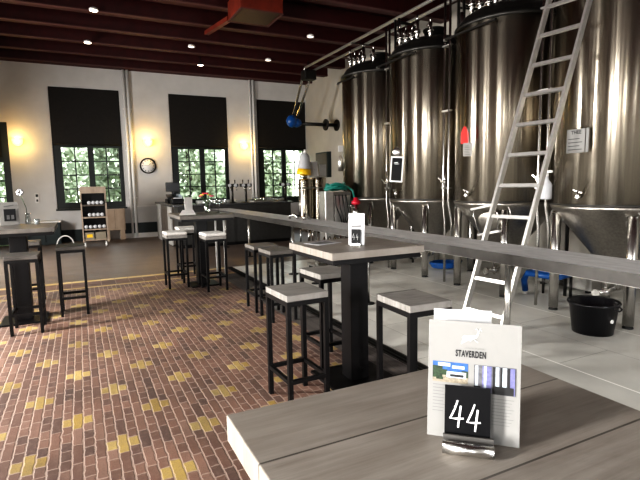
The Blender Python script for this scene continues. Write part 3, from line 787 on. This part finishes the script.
# white bottle hanging between the tanks
t = thing('sanitiser_bottle', (4.60, 3.67, 1.29), 'white plastic spray bottle hanging beside the ladder between the tanks', 'bottle')
MB().lathe([(.0001, 0), (.055, 0), (.06, .01), (.06, .15), (.05, .18), (.025, .21), (.02, .25), (.0001, .25)], n=20).build('body', 'paperw', t)
MB().bar((0, 0, .25), (0, 0, .31), .03, .03).bar((0, .02, .30), (0, -.07, .30), .025, .025).build('spray_head', 'white', t)
t = thing('paper_note', (4.70, 8.52, 2.05), 'small silver note and bottle hung on the left side of the farthest tank', 'note')
MB().box(-.05, .05, -.02, 0, .08, .20).build('note', 'paperw', t)
MB().lathe([(.0001, -.30), (.05, -.30), (.05, -.1), (.02, .0), (.0001, .02)], n=14).build('bottle', 'satin', t)

# ------------------------------------------------------------------ bucket, blue hose stand, low steel shelf
t = thing('black_tub', (4.46, 2.97, 0), 'round black plastic tub on the tiles below the rightmost tank', 'tub')
MB().lathe([(.0001, .012), (.172, .012), (.212, .30), (.232, .312), (.238, .30), (.232, .285), (.218, .283), (.182, .0), (.0001, .0)], n=48).build('bowl', 'plastic', t)
for s_ in (-1, 1): MB().tube([(s_*.05, -.228, .285), (s_*.045, -.255, .27), (-s_*.0, -.258, .26)], .008, 8).build('handle', 'plastic', t)
MB().cyl((-.02, -.195, .15), (-.021, -.209, .151), .018, n=14).build('maker_mark', 'white', t)
t = thing('hose_trolley', (5.2, 4.0, 0), 'blue framed trolley standing under the tanks behind the ladder', 'trolley')
MB().tube([(.03, .44, .05), (-.02, .42, .2), (-.03, .36, .30), (0, -.06, .30)], .04, 12).build('frame', 'blue', t)
MB().tube([(-.02, .34, .31), (.25, .34, .31), (.25, -.06, .31), (.0, -.06, .30)], .03, 12).build('frame', 'blue', t)
MB().box(.0, .24, -.04, .32, .32, .35).build('tray', 'blue', t)
MB().cyl((.035, .45, .0), (.03, .44, .07), .026, .03, n=12).build('foot', 'white', t)
for x_, y_ in ((.25, .34), (.25, -.06), (0, -.06)): MB().cyl((x_, y_, .0), (x_, y_, .29), .018, n=12).build('foot', 'darkmetal', t)
t = thing('steel_crate', (5.9, 4.72, 0), 'low steel crate on the floor under the rightmost tank', 'crate')
MB().box(0, .5, -.75, .1, .03, .26).build('body', 'steel', t, bevel=.01)
MB().box(-.01, .51, -.76, .11, .262, .285).build('rim', 'satin', t)
for y_ in (-.7, .0): MB().box(.02, .48, y_, y_+.05, 0, .029).build('runner', 'rubber', t)
for k, (y_, l) in enumerate(((2.6, 'blue hose coil on the floor under the rightmost tank'), (6.49, 'blue hose coil on the floor under the tank with the chalkboard'))):
    pts = [(5.65+(.24+.006*i/6)*math.cos(i*PI/8), y_+(.2)*math.sin(i*PI/8), .03+.022*(i/16)) for i in range(64)]
    t = thing('hose_coil', (0, 0, 0), l, 'hose', 'blue hose coils under the tanks')
    MB().tube(pts, .02, 8).build('hose', 'blue', t)
    MB().cyl(pts[-1], (pts[-1][0]-.1, pts[-1][1]-.06, pts[-1][2]), .028, n=12).build('coupling', 'steel', t)

# ------------------------------------------------------------------ steel vessels and control cabinet at the far end of the rail
t = thing('steel_vessel', (5.05, 11.0, 0), 'slim upright steel vessel below the yellow banded cone', 'vessel', 'upright steel vessels by the bar')
MB().lathe([(.0001, .3), (.1, .32), (.16, .38), (.17, .45), (.17, 1.58), (.15, 1.64), (.0001, 1.66)], n=32).build('shell', 'tank', t)
for a in (0.5, 2.6, 4.7): MB().cyl((.14*math.cos(a), .14*math.sin(a), 0), (.14*math.cos(a), .14*math.sin(a), .42), .02, n=8).build('leg', 'steel', t)
MB().box(-.34, .52, -.26, -.125, 1.40, 1.43).build('shelf', 'satin', t)
MB().tube([(-.17, -.1, .5), (-.22, -.15, .9), (-.2, -.18, 1.38)], .014, 8).build('side_pipe', 'steel', t)
t = thing('steel_vessel', (5.47, 11.1, 0), 'wider upright steel vessel right of the yellow banded cone', 'vessel', 'upright steel vessels by the bar')
MB().lathe([(.0001, .25), (.12, .27), (.2, .34), (.205, .42), (.205, 1.60), (.19, 1.66), (.0001, 1.68)], n=40).build('shell', 'tank', t)
for a in (0.5, 2.6, 4.7): MB().cyl((.17*math.cos(a), .17*math.sin(a), 0), (.17*math.cos(a), .17*math.sin(a), .38), .02, n=8).build('leg', 'steel', t)
MB().tube([(-.1, -.22, .5), (-.1, -.24, 1.3), (.1, -.24, 1.36), (.16, -.24, .7)], .014, 8).build('side_pipe', 'steel', t)
t = thing('white_dispenser', (5.0, 10.98, 1.66), 'white cone shaped dispenser with a yellow band on the vessel top', 'dispenser')
Tt = Matrix.Rotation(math.radians(5), 4, 'Y')
MB().lathe([(.0001, 0), (.09, .0), (.09, .08), (.0001, .08)], n=24, T=Tt).build('base', 'steel', t)
MB().lathe([(.0001, .081), (.17, .081), (.175, .10), (.17, .22), (.0001, .221)], n=28, T=Tt).build('band', 'yellow', t)
MB().lathe([(.0001, .222), (.168, .222), (.16, .30), (.12, .54), (.08, .60), (.0001, .605)], n=28, T=Tt).build('cone', 'paperw', t)
MB().cyl(Tt @ Vector((0, 0, .606)), Tt @ Vector((.0, 0, .70)), .045, .03, n=14).build('nozzle', 'white', t)
t = thing('white_screen', (5.50, 11.1, 1.681), 'pale grey screen panels standing on the wider steel vessel', 'panel')
MB().box(-.30, -.02, -.02, .0, .03, .40, Matrix.Rotation(-.1, 4, 'Y')).build('panel', 'plaster', t); MB().box(.0, .20, -.01, .01, .02, .32).build('panel', 'greypanel', t)
MB().box(-.18, .19, -.03, .04, 0, .02).build('foot_bar', 'satin', t)

CX, CY = 4.0, 7.84
t = thing('control_cabinet', (CX, CY, 0), 'grey steel control cabinet with teal hose coiled on top', 'cabinet')
MB().box(0, .17, 0, .26, .08, 1.37).build('body', 'satin', t, bevel=.01)
MB().box(.175, .56, .03, .26, .08, 1.35).build('body', 'cabinet', t, bevel=.01)
MB().box(.20, .53, .018, .029, .62, 1.28).build('door', 'satin', t, bevel=.006)
for k in range(4): MB().tube([(.22+.07*k, .01, 1.30), (.19+.09*k, -.05, 1.1-.05*k), (.27+.06*k, -.06, .9), (.34+.03*k, -.0, .78)], .010, 8).build('cable', 'rubber', t)
MB().box(.02, .54, .05, .25, 0, .079).build('plinth', 'black', t)
t = thing('teal_hose', (CX+.29, CY+.13, 1.395), 'teal hose coiled on top of the grey control cabinet', 'hose')
pts = [(.23*math.cos(i*PI/8)*(1-.004*i), .13*math.sin(i*PI/8), .013*(i/16)*2+.016*math.sin(i*1.3)) for i in range(66)]
MB().tube(pts+[(.30, -.10, -.02), (.33, -.16, -.25), (.25, -.2, -.30)], .021, 8).build('hose', 'green', t)
MB().cyl((.25, -.2, -.30), (.18, -.2, -.31), .028, n=12).build('coupling', 'steel', t)
t = thing('red_valve', (4.47, 7.55, 0), 'red handled valve on a stand behind the mid table', 'valve')
MB().cyl((0, 0, .02), (0, 0, 1.12), .03, n=12).cyl((0, 0, 0), (0, 0, .02), .12, n=16).cyl((0, 0, .9), (0, 0, 1.05), .06, n=14).build('stand', 'steel', t)
MB().lathe([(.0001, 0), (.06, .0), (.08, .02), (.08, .06), (.05, .08), (.035, .13), (.0001, .135)], (0, 0, 1.12), 18).build('handle', 'crimson', t)
MB().tube([(0, 0, 1.0), (-.12, -.05, .9), (-.16, -.1, .5), (-.1, -.15, .1)], .02, 8).build('pipe', 'steel', t)

# filling equipment pipes beneath the rail end
t = thing('pump_cart', (3.75, 7.2, 0), 'small steel pump cart with bent pipes under the rail', 'pump')
MB().box(-.25, .35, -.3, .4, .10, .14).build('deck', 'satin', t)
b = MB()
for k in range(5): b.tube([(-.2+.1*k, -.25, .14), (-.2+.1*k, -.25, .5), (-.16+.1*k, -.1, .62), (-.1+.1*k, .1, .5), (-.1+.1*k, .2, .141)], .018, 8)
b.build('pipes', 'steel', t)
MB().cyl((.0, -.2, .24), (.0, .25, .24), .10, n=20).build('motor', 'black', t)
for x_, y_ in ((-.2, -.25), (.3, -.25), (-.2, .35), (.3, .35)): MB().cyl((x_-.02, y_, .05), (x_+.02, y_, .05), .05, n=14).build('wheel', 'rubber', t)

# ------------------------------------------------------------------ overhead: duct, pipes, hoses
t = thing('ceiling_duct', (3.05, 8.64, 4.84), 'red painted box duct hanging under the ceiling beams', 'duct')
MB().box(-.39, .39, -.39, .38, -.33, 0).build('duct_box', 'redduct', t, bevel=.01)
MB().box(-.34, .34, -.34, .33, -.338, -.331).build('grille', 'ductunder', t)
MB().box(-.40, .40, -.40, -.36, -.345, -.3395).box(-.40, .40, .35, .39, -.345, -.3395).box(-.40, -.36, -.36, .35, -.345, -.3395).box(.36, .40, -.36, .35, -.345, -.3395).build('edge_trim', 'redlip', t)
MB().bar((-.36, .39, -.28), (-.43, 1.85, -.14), .09, .08).build('cable_channel', 'redduct', t)
for x_, y_ in ((-.3, -.3), (.3, -.3), (-.3, .3), (.3, .3)): MB().cyl((x_, y_, 0), (x_, y_, .05), .015, n=8).build('hanger', 'darkmetal', t)

t = thing('overhead_pipes', (5.7, 0, 4.63), 'pair of long steel pipes running under the ceiling above the tanks', 'pipe')
MB().cyl((-.02, 1.0, 0), (-.02, 12.2, 0), .032, n=12).build('pipe', 'alu', t)
MB().cyl((.33, 1.0, 0), (.33, 12.5, 0), .032, n=12).build('pipe', 'alu', t)
for y_ in (3.2, 6.4, 9.6): MB().box(-.08, .39, y_-.02, y_+.02, -.05, -.033).cyl((.155, y_, -.033), (.155, y_, .22), .012, n=8).build('hanger', 'darkmetal', t)
b = MB().box(-.05, .3, 12.15, 12.45, -.30, -.04); b.build('junction_box', 'darkmetal', t, bevel=.03)
MB().cyl((.12, 12.3, -.04), (.12, 12.3, .2), .02, n=8).build('hanger', 'darkmetal', t)
MB().tube([(-.02, 12.2, 0), (.0, 12.35, -.05), (.05, 12.6, -.3), (.02, 13.15, -1.10)], .034, 10).build('drop_pipe', 'steel', t)
MB().tube([(.33, 12.5, 0), (.33, 12.6, -.05), (.33, 12.75, -.3), (.18, 13.25, -1.12)], .034, 10).build('drop_pipe', 'steel', t)
t = thing('wall_mounted_pipe', (5.8, 13.2, 3.28), 'horizontal pipe with flanges and blue couplings fixed to the right wall', 'pipe')
MB().cyl((.2, .02, 0), (XR-5.8-.01, .02, .0), .05, n=14).build('pipe', 'darkmetal', t)
MB().ball((-.12, 0, .06), .17, (1., .8, 1.1)).ball((.03, .02, .02), .15, (1.2, .8, .9)).build('blue_coupling', 'blue', t)
MB().cyl((XR-5.8-.04, .02, 0), (XR-5.8-.01, .02, 0), .17, n=24).build('wall_flange', 'darkmetal', t)
MB().cyl((XR-5.8-.42, .02, 0), (XR-5.8-.38, .02, 0), .17, n=24).build('flange', 'darkmetal', t)
t = thing('wall_box', (XR, 12.85, 1.72), 'grey electrical box high on the right wall behind the vessels', 'electrical box')
MB().box(-.14, -.001, .8, 1.65, 0, .80).build('body', 'skirt', t, bevel=.01)
MB().box(-.155, -.141, .84, 1.61, .04, .76).build('door', 'brownpanel', t)
t = thing('white_riser', (XR-.08, 11.9, 0), 'thin white pipe rising on the right wall beside the farthest tank', 'pipe')
MB().cyl((0, 0, 0), (0, 0, 4.84), .03, n=10).build('pipe', 'white', t)
MB().box(-.03, .079, -.03, .03, 2.4, 2.46).box(-.03, .079, -.03, .03, 4.2, 4.26).build('clip', 'satin', t)

# ------------------------------------------------------------------ things on the near table
def lean_T(p, q, tilt):
    # frame whose x runs from p to q, z up (leaning back by tilt), origin at p
    p, q = Vector(p), Vector(q); x = (q-p).normalized(); z = Vector((0, 0, 1)); y = z.cross(x)
    R_ = Matrix((x, y, z)).transposed().to_4x4()
    return Matrix.Translation(p) @ R_ @ Matrix.Rotation(-tilt, 4, 'X')
W5, H5 = .153, .207
def place(o, Tm): o.matrix_world = Tm; return o
t = thing('leaflet', (0, 0, 0), 'standing white leaflet printed STAVERDEN with two photos behind the 44 card', 'leaflet')
place(t, lean_T((.528, .651, 1.0515), (.634, .541, 1.0515), math.radians(6)))
MB().box(0, W5, 0, .002, 0, H5).build('card', 'paper', t)
FT = Matrix.Rotation(PI/2, 4, 'X')
MB().text('STAVERDEN', .0155, Matrix.Translation((.072, -.0008, .146)) @ FT @ Matrix.Diagonal((.54, 1, 1, 1)), 1.15, .0006).build('title', 'ink', t)
MB().text('LANDGOED EN KASTEEL', .0034, Matrix.Translation((.078, -.0008, .1605)) @ FT @ Matrix.Diagonal((.8, 1, 1, 1)), 1.1).build('subtitle', 'inkgrey', t)
# leaping stag emblem
e = [(0, 0), (.006, .004), (.010, .003), (.013, .006), (.018, .008), (.021, .012), (.0225, .017), (.0205, .0185), (.0185, .015), (.0175, .013), (.012, .0125), (.005, .011), (.001, .012), (-.003, .008), (-.001, .006), (-.004, .001), (-.003, -.001)]
b = MB().poly([(.060+x*1.15, -.0008, .170+z*1.15) for x, z in e])
for x0, z0, x1, z1 in ((.0005, .003, -.004, -.002), (.015, .006, .0205, .002), (.021, .018, .018, .024), (.021, .018, .024, .024), (.0195, .022, .016, .022), (.0225, .021, .026, .020)): b.bar((.060+x0*1.15, -.0008, .170+z0*1.15), (.060+x1*1.15, -.0008, .170+z1*1.15), .0006, .0014)
b.build('stag_emblem', 'logo', t)
# left picture: house among trees ; right picture: steel tanks
def pic(x0, x1, z0, z1, cells, nm, mats):
    b = MB()
    def R_(a, c, d, f, mi, y=-.0006):
        b.mi = mi; b.poly([(x0+(x1-x0)*a, y, z0+(z1-z0)*d), (x0+(x1-x0)*c, y, z0+(z1-z0)*d), (x0+(x1-x0)*c, y, z0+(z1-z0)*f), (x0+(x1-x0)*a, y, z0+(z1-z0)*f)])
    for c_ in cells: R_(*c_)
    b.build(nm, mats, t)
pic(.008, .068, .098, .134, [(0, 1, .45, 1, 0), (.15, .5, .78, .95, 1, -.0008), (.55, .9, .7, .85, 1, -.0008), (0, 1, 0, .45, 3), (0, .28, .2, .78, 2, -.0009), (.28, .42, .35, .62, 2, -.0009), (.82, 1, .3, .62, 2, -.0009), (.40, .95, .25, .55, 1, -.001), (.5, .88, .3, .42, 4, -.0011), (.1, .3, .12, .25, 2, -.001)], 'house_photo', ['sky', 'cloud', 'tree', 'sand', 'ink'])
cells = [(0, 1, 0, 1, 0)]
for i, (a, c, mi) in enumerate(((.03, .10, 1), (.13, .20, 0), (.20, .42, 2), (.24, .30, 1), (.45, .50, 3), (.52, .60, 1), (.63, .67, 3), (.68, .78, 1), (.80, .86, 3), (.86, .97, 2))): cells.append((a, c, 0.02, .98, mi, -.0008-.0001*i))
cells += [(.5, .95, .02, .3, 3, -.0019), (.0, .15, .02, .25, 3, -.0019)]
pic(.078, .146, .086, .134, cells, 'tank_photo', ['pgrey', 'cloud', 'lilac', 'ink'])
b = MB()
for k in range(9):
    z = .092-k*.0058
    b.poly([(.009, -.0006, z), (.031-.002*(k % 3), -.0006, z), (.031-.002*(k % 3), -.0006, z+.0012), (.009, -.0006, z+.0012)])
b.build('small_print', 'inkgrey', t); b = MB()
for k in range(9):
    z = .078-k*.0055
    b.poly([(.108, -.0006, z), (.143-.003*(k % 3), -.0006, z), (.143-.003*(k % 3), -.0006, z+.0012), (.108, -.0006, z+.0012)])
b.build('small_print', 'inkgrey', t)
t = thing('leaflet', (0, 0, 0), 'plain white leaflet peeping out behind the STAVERDEN leaflet', 'leaflet')
place(t, lean_T((.556, .669, 1.0515), (.640, .595, 1.0515), math.radians(5)))
MB().box(0, .10, 0, .0015, 0, .219).build('card', 'paperw', t)
t = thing('number_stand', (0, 0, 0), 'steel table number holder with black card reading 44', 'table number')
place(t, lean_T((.524, .604, 1.0515), (.583, .549, 1.0515), math.radians(0)))
SW = .081; x0 = .0
MB().box(x0, x0+SW, -.012, .016, 0, .0035).prism([(x0, -.004, .0036), (x0+SW, -.004, .0036), (x0+SW, .001, .024), (x0, .001, .024)], (0, .004, 0)).build('back_plate', 'lip', t)
MB().cyl((x0, -.016, .0105), (x0+SW, -.016, .0105), .0105, n=20).build('roll_bar', 'steel', t)
Tn = Matrix.Translation((x0+.002, .008, .004)) @ Matrix.Rotation(-math.radians(6), 4, 'X')
MB().box(.0, .074, 0, .003, 0, .1, Tn).build('black_card', 'boardblack', t)
b = MB()
def stroke(pts, w=.0042):
    P = [Tn @ Vector((x, -.0012, z)) for x, z in pts]
    b.tube(P, w/2, 8)
    return b
for ox in (0, .0275):
    oz = -.004 if ox else 0
    stroke([(.0215+ox, .076+oz), (.017+ox, .062+oz), (.0095+ox, .0445+oz), (.020+ox, .0445+oz), (.0315+ox, .046+oz)], .0034); stroke([(.0265+ox, .067+oz), (.0245+ox, .050+oz), (.0225+ox, .030+oz)], .0036)
b.build('numeral', 'chalk', t)

# ------------------------------------------------------------------ things on the other tables
def card_holder(T0, lab, w=.11, h=.21):
    t = thing('table_card', (0, 0, 0), lab, 'table card'); place(t, T0)
    MB().box(0, w, 0, .002, 0, h).build('card', 'paperw', t)
    MB().box(w*.18, w*.82, -.03, -.0045, 0, .012).build('foot', 'steel', t)
    MB().box(w*.25, w*.78, -.02, -.016, .0125, h*.5).build('number_card', 'boardblack', t)
    b = MB()
    for k in (0, 1):
        xx = w*(.40+.22*k); b.bar((xx, -.0215, h*.36), (xx-w*.08, -.0215, h*.24), .001, .004, (0, 1, 0)).bar((xx-w*.08, -.0215, h*.24), (xx+w*.06, -.0215, h*.25), .001, .004, (0, 1, 0)).bar((xx+w*.03, -.0215, h*.30), (xx+w*.01, -.0215, h*.16), .001, .004, (0, 1, 0))
    b.build('numeral', 'chalk', t)
    b = MB().bar((w*.2, -.002, h*.58), (w*.8, -.002, h*.6), .002, .012); b.build('print', 'inkgrey', t)
    return t
card_holder(lean_T((1.755, 3.08, 1.052), (1.835, 2.985, 1.052), 0.05), 'small white card with black number card on the mid table', .125, .232)
t = thing('paper_menu', (1.66, 3.30, 1.0505), 'flat white paper sheet lying on the left of the mid table', 'menu')
MB().box(-.13, .10, -.10, .08, 0, .002, Matrix.Rotation(.25, 4, 'Z')).build('sheet', 'paperw', t)
MB().box(-.10, .07, -.06, .05, .0021, .0026, Matrix.Rotation(.25, 4, 'Z')).build('print', 'inkgrey', t)

t = thing('open_menu', (1.50, 7.55, 1.0905), 'white folded menu standing open on the back table', 'menu')
MB().prism([(-.02, -.08, 0), (-.02, .08, 0), (-.018, .08, .25), (-.018, -.08, .25)], (.004, 0, 0)).build('upright_page', 'pipewhite', t).rotation_euler = (0, 0, -1.0)
b = MB().prism([(-.22, -.34, .0), (.02, -.34, .0), (.06, .02, .05), (-.10, .05, .05)], (0, 0, .004)); b.build('flat_page', 'pipewhite', t)
t = thing('flower_vase', (1.79, 7.62, 1.0905), 'small glass vase with pink and yellow flowers on the back table', 'vase')
MB().lathe([(.0001, 0), (.045, 0), (.05, .01), (.05, .09), (.03, .13), (.035, .16)], n=20).build('glass', 'clear', t)
b = MB()
for k in range(7): a = k*.9; b.tube([(0, 0, .03), (.03*math.cos(a), .03*math.sin(a), .16), (.09*math.cos(a), .09*math.sin(a), .25+.02*(k % 3))], .004, 6)
b.build('stems', 'leafd', t)
for k in range(7):
    a = k*.9; c_ = (.09*math.cos(a), .09*math.sin(a), .26+.02*(k % 3))
    b = MB()
    for j in range(6): b.ball((c_[0]+.018*math.cos(j), c_[1]+.018*math.sin(j), c_[2]), .014, sub=1)
    b.ball(c_, .014, sub=1).build('flower', ['flower', 'flowery', 'crimson'][k % 3], t)
for k, (x, y_) in enumerate(((1.93, 7.5), (1.90, 7.36))):
    t = MB().lathe([(.035, 0), (.035, .003), (.004, .008), (.004, .07), (.03, .10), (.035, .15), (.032, .17)], n=16).build('stem_glass', 'clear', None, (x, y_, 1.0905))
    tag(t, ['stemmed glass right beside the flower vase', 'stemmed glass in front of the flower vase on the back table'][k], 'glass', 'stemmed glasses on the back table')
t = thing('white_table_stand', (1.98, 7.9, 0), 'white metal legs of a small stand behind the back table', 'stand')
for x_ in (0, .14): MB().cyl((x_, 0, 0), (x_, 0, .98), .016, n=10).build('leg', 'white', t)
MB().box(-.04, .18, -.08, .08, .98, 1.0).box(.0, .14, -.01, .01, .7, .72).build('top', 'white', t)

# left table: picture box, flower, small pot
t = thing('picture_box', (-.77, 6.72, 1.0905), 'white box with a black picture on its front on the left table', 'box', None, .35)
MB().box(-.10, .10, -.05, .05, 0, .27).build('box', 'greypanel', t, bevel=.004)
MB().box(-.055, .065, -.056, -.051, .05, .19).build('picture', 'ink', t)
MB().box(-.03, .0, -.058, -.0565, .07, .12).box(.015, .045, -.058, -.0565, .07, .12).build('picture_mark', 'inkgrey', t)
MB().bar((-.05, -.053, .22), (.05, -.053, .235), .002, .012).build('print', 'inkgrey', t)
t = thing('white_flower', (-.58, 6.80, 1.0905), 'single white flower in a small vase beside the picture box', 'flower')
MB().lathe([(.0001, 0), (.03, 0), (.035, .02), (.022, .10), (.026, .13)], n=16).build('vase', 'clear', t)
MB().tube([(0, 0, .02), (-.01, 0, .2), (-.06, .0, .36)], .004, 6).build('stem', 'leafd', t)
b = MB()
for j in range(6): b.ball((-.06+.025*math.cos(j), .0, .38+.025*math.sin(j)), .02, sub=1)
b.build('bloom', 'paperw', t)
t = thing('small_candle', (-.48, 6.68, 1.0905), 'short white candle in glass at the foot of the white flower', 'candle')
MB().lathe([(.0001, 0), (.03, 0), (.032, .06)], n=16).build('cup', 'clear', t)
MB().cyl((0, 0, .003), (0, 0, .045), .024, n=14).build('wax', 'paperw', t)

# ------------------------------------------------------------------ garden outside
struct(MB().box(-30, 30, YB+.31, 45, -.25, -.12).build('lawn', 'grass'))
def tree(x, y, h, r, lab, seed):
    rng = random.Random(seed)
    t = thing('garden_tree', (x, y, -.12), lab, 'tree', 'trees in the garden behind the windows')
    MB().tube([(0, 0, 0), (.05, .02, h*.4), (0, 0, h*.75)], [.18, .13, .05], 8).build('trunk', 'bark', t)
    b = MB()
    for k in range(2600):
        a = rng.uniform(0, 2*PI); zz = rng.uniform(-1, 1); q = rng.uniform(.55, 1)
        s_ = math.sqrt(1-zz*zz)*r*q
        p = Vector((s_*math.cos(a), s_*math.sin(a)*.8, h*.52+zz*h*.48*q))
        u = Vector((rng.uniform(-1, 1), rng.uniform(-1, 1), rng.uniform(-1, 1))).normalized(); v = u.orthogonal().normalized()
        w = rng.uniform(.08, .2)
        b.poly([p-u*w, p-v*w*.6, p+u*w, p+v*w*.6])
    b.build('crown', 'foliage', t, recalc=False)
for i, (x, y, h, r, l) in enumerate(((-1.2, 21, 5.2, 1.9, 'leafy green tree seen in the left half of the left window'), (1.6, 22.5, 4.6, 1.4, 'pale leafy tree seen in the right half of the left window'), (4.2, 21, 4.9, 1.5, 'leafy green tree seen in the left half of the middle window'),
                               (6.4, 26, 3.2, 1.3, 'low pale bush seen in the right half of the middle window'), (8.3, 21.5, 3.6, .9, 'narrow tree seen in the left half of the right window'), (11.7, 22, 6, 1.8, 'green tree seen in the right half of the right window'), (-5., 22, 5, 2., 'tree seen through the glazed door'))):
    tree(x, y, h, r, l, i)

# ------------------------------------------------------------------ light
sc = bpy.context.scene
w = bpy.data.worlds.new('World'); sc.world = w; w.use_nodes = True
n = w.node_tree.nodes; bg = n['Background']
tc = n.new('ShaderNodeTexCoord'); sx = n.new('ShaderNodeSeparateXYZ'); rp = n.new('ShaderNodeValToRGB')
w.node_tree.links.new(tc.outputs['Generated'], sx.inputs[0]); w.node_tree.links.new(sx.outputs[2], rp.inputs[0])
e = rp.color_ramp.elements; e[0].position = 0; e[0].color = (.80, .84, .72, 1); e[1].position = .5; e[1].color = (.86, .93, 1, 1)
w.node_tree.links.new(rp.outputs[0], bg.inputs[0]); bg.inputs[1].default_value = 3.
def area(name, loc, rot, sx_, sy_, e_, col=(1, .98, .95)):
    li = bpy.data.lights.new(name, 'AREA'); li.shape = 'RECTANGLE'; li.size = sx_; li.size_y = sy_; li.energy = e_; li.color = col; li.spread = math.radians(150)
    o = bpy.data.objects.new(name, li); COL.objects.link(o); o.location = loc; o.rotation_euler = rot; return o
LE = [60, 180, 225, 220]
for (a, c), en in zip(LW, LE): area('daylight_left', (XL+.02, (a+c)/2, 1.87), (0, -PI/2+.22, 0), 1.7, c-a-.1, en, (1, .975, .94))
for (a, c), en in zip(NW, (28, 75)): area('daylight_near', ((a+c)/2, YN+.02, 1.87), (PI/2-.22, 0, 0), c-a-.1, 1.7, en, (.98, .98, 1))

# ------------------------------------------------------------------ camera
F, P, RO, AZ, H = 482., math.radians(6.6), math.radians(-1.1), math.radians(-26.3), 1.5
cd = bpy.data.cameras.new('camera'); cam = bpy.data.objects.new('camera', cd); COL.objects.link(cam)
cd.sensor_fit = 'HORIZONTAL'; cd.sensor_width = 36.; cd.lens = F/640*36; cd.clip_start = .02; cd.clip_end = 200
fh = Vector((math.sin(-AZ), math.cos(-AZ), 0)); rh = Vector((math.cos(-AZ), -math.sin(-AZ), 0)); Z = Vector((0, 0, 1))
fw = fh*math.cos(P) - Z*math.sin(P); u = fh*math.sin(P) + Z*math.cos(P)
r2 = rh*math.cos(RO) + u*math.sin(RO); u2 = -rh*math.sin(RO) + u*math.cos(RO)
mw_ = Matrix((r2, u2, -fw)).transposed().to_4x4(); mw_.translation = (0, 0, H)
cam.matrix_world = mw_
sc.camera = cam
sc.view_settings.view_transform = 'Standard'; sc.view_settings.look = 'High Contrast'
sc.view_settings.exposure = .55; sc.view_settings.gamma = 1.
sc.cycles.use_denoising = True
sc.cycles.max_bounces = 8; sc.cycles.sample_clamp_indirect = 6.
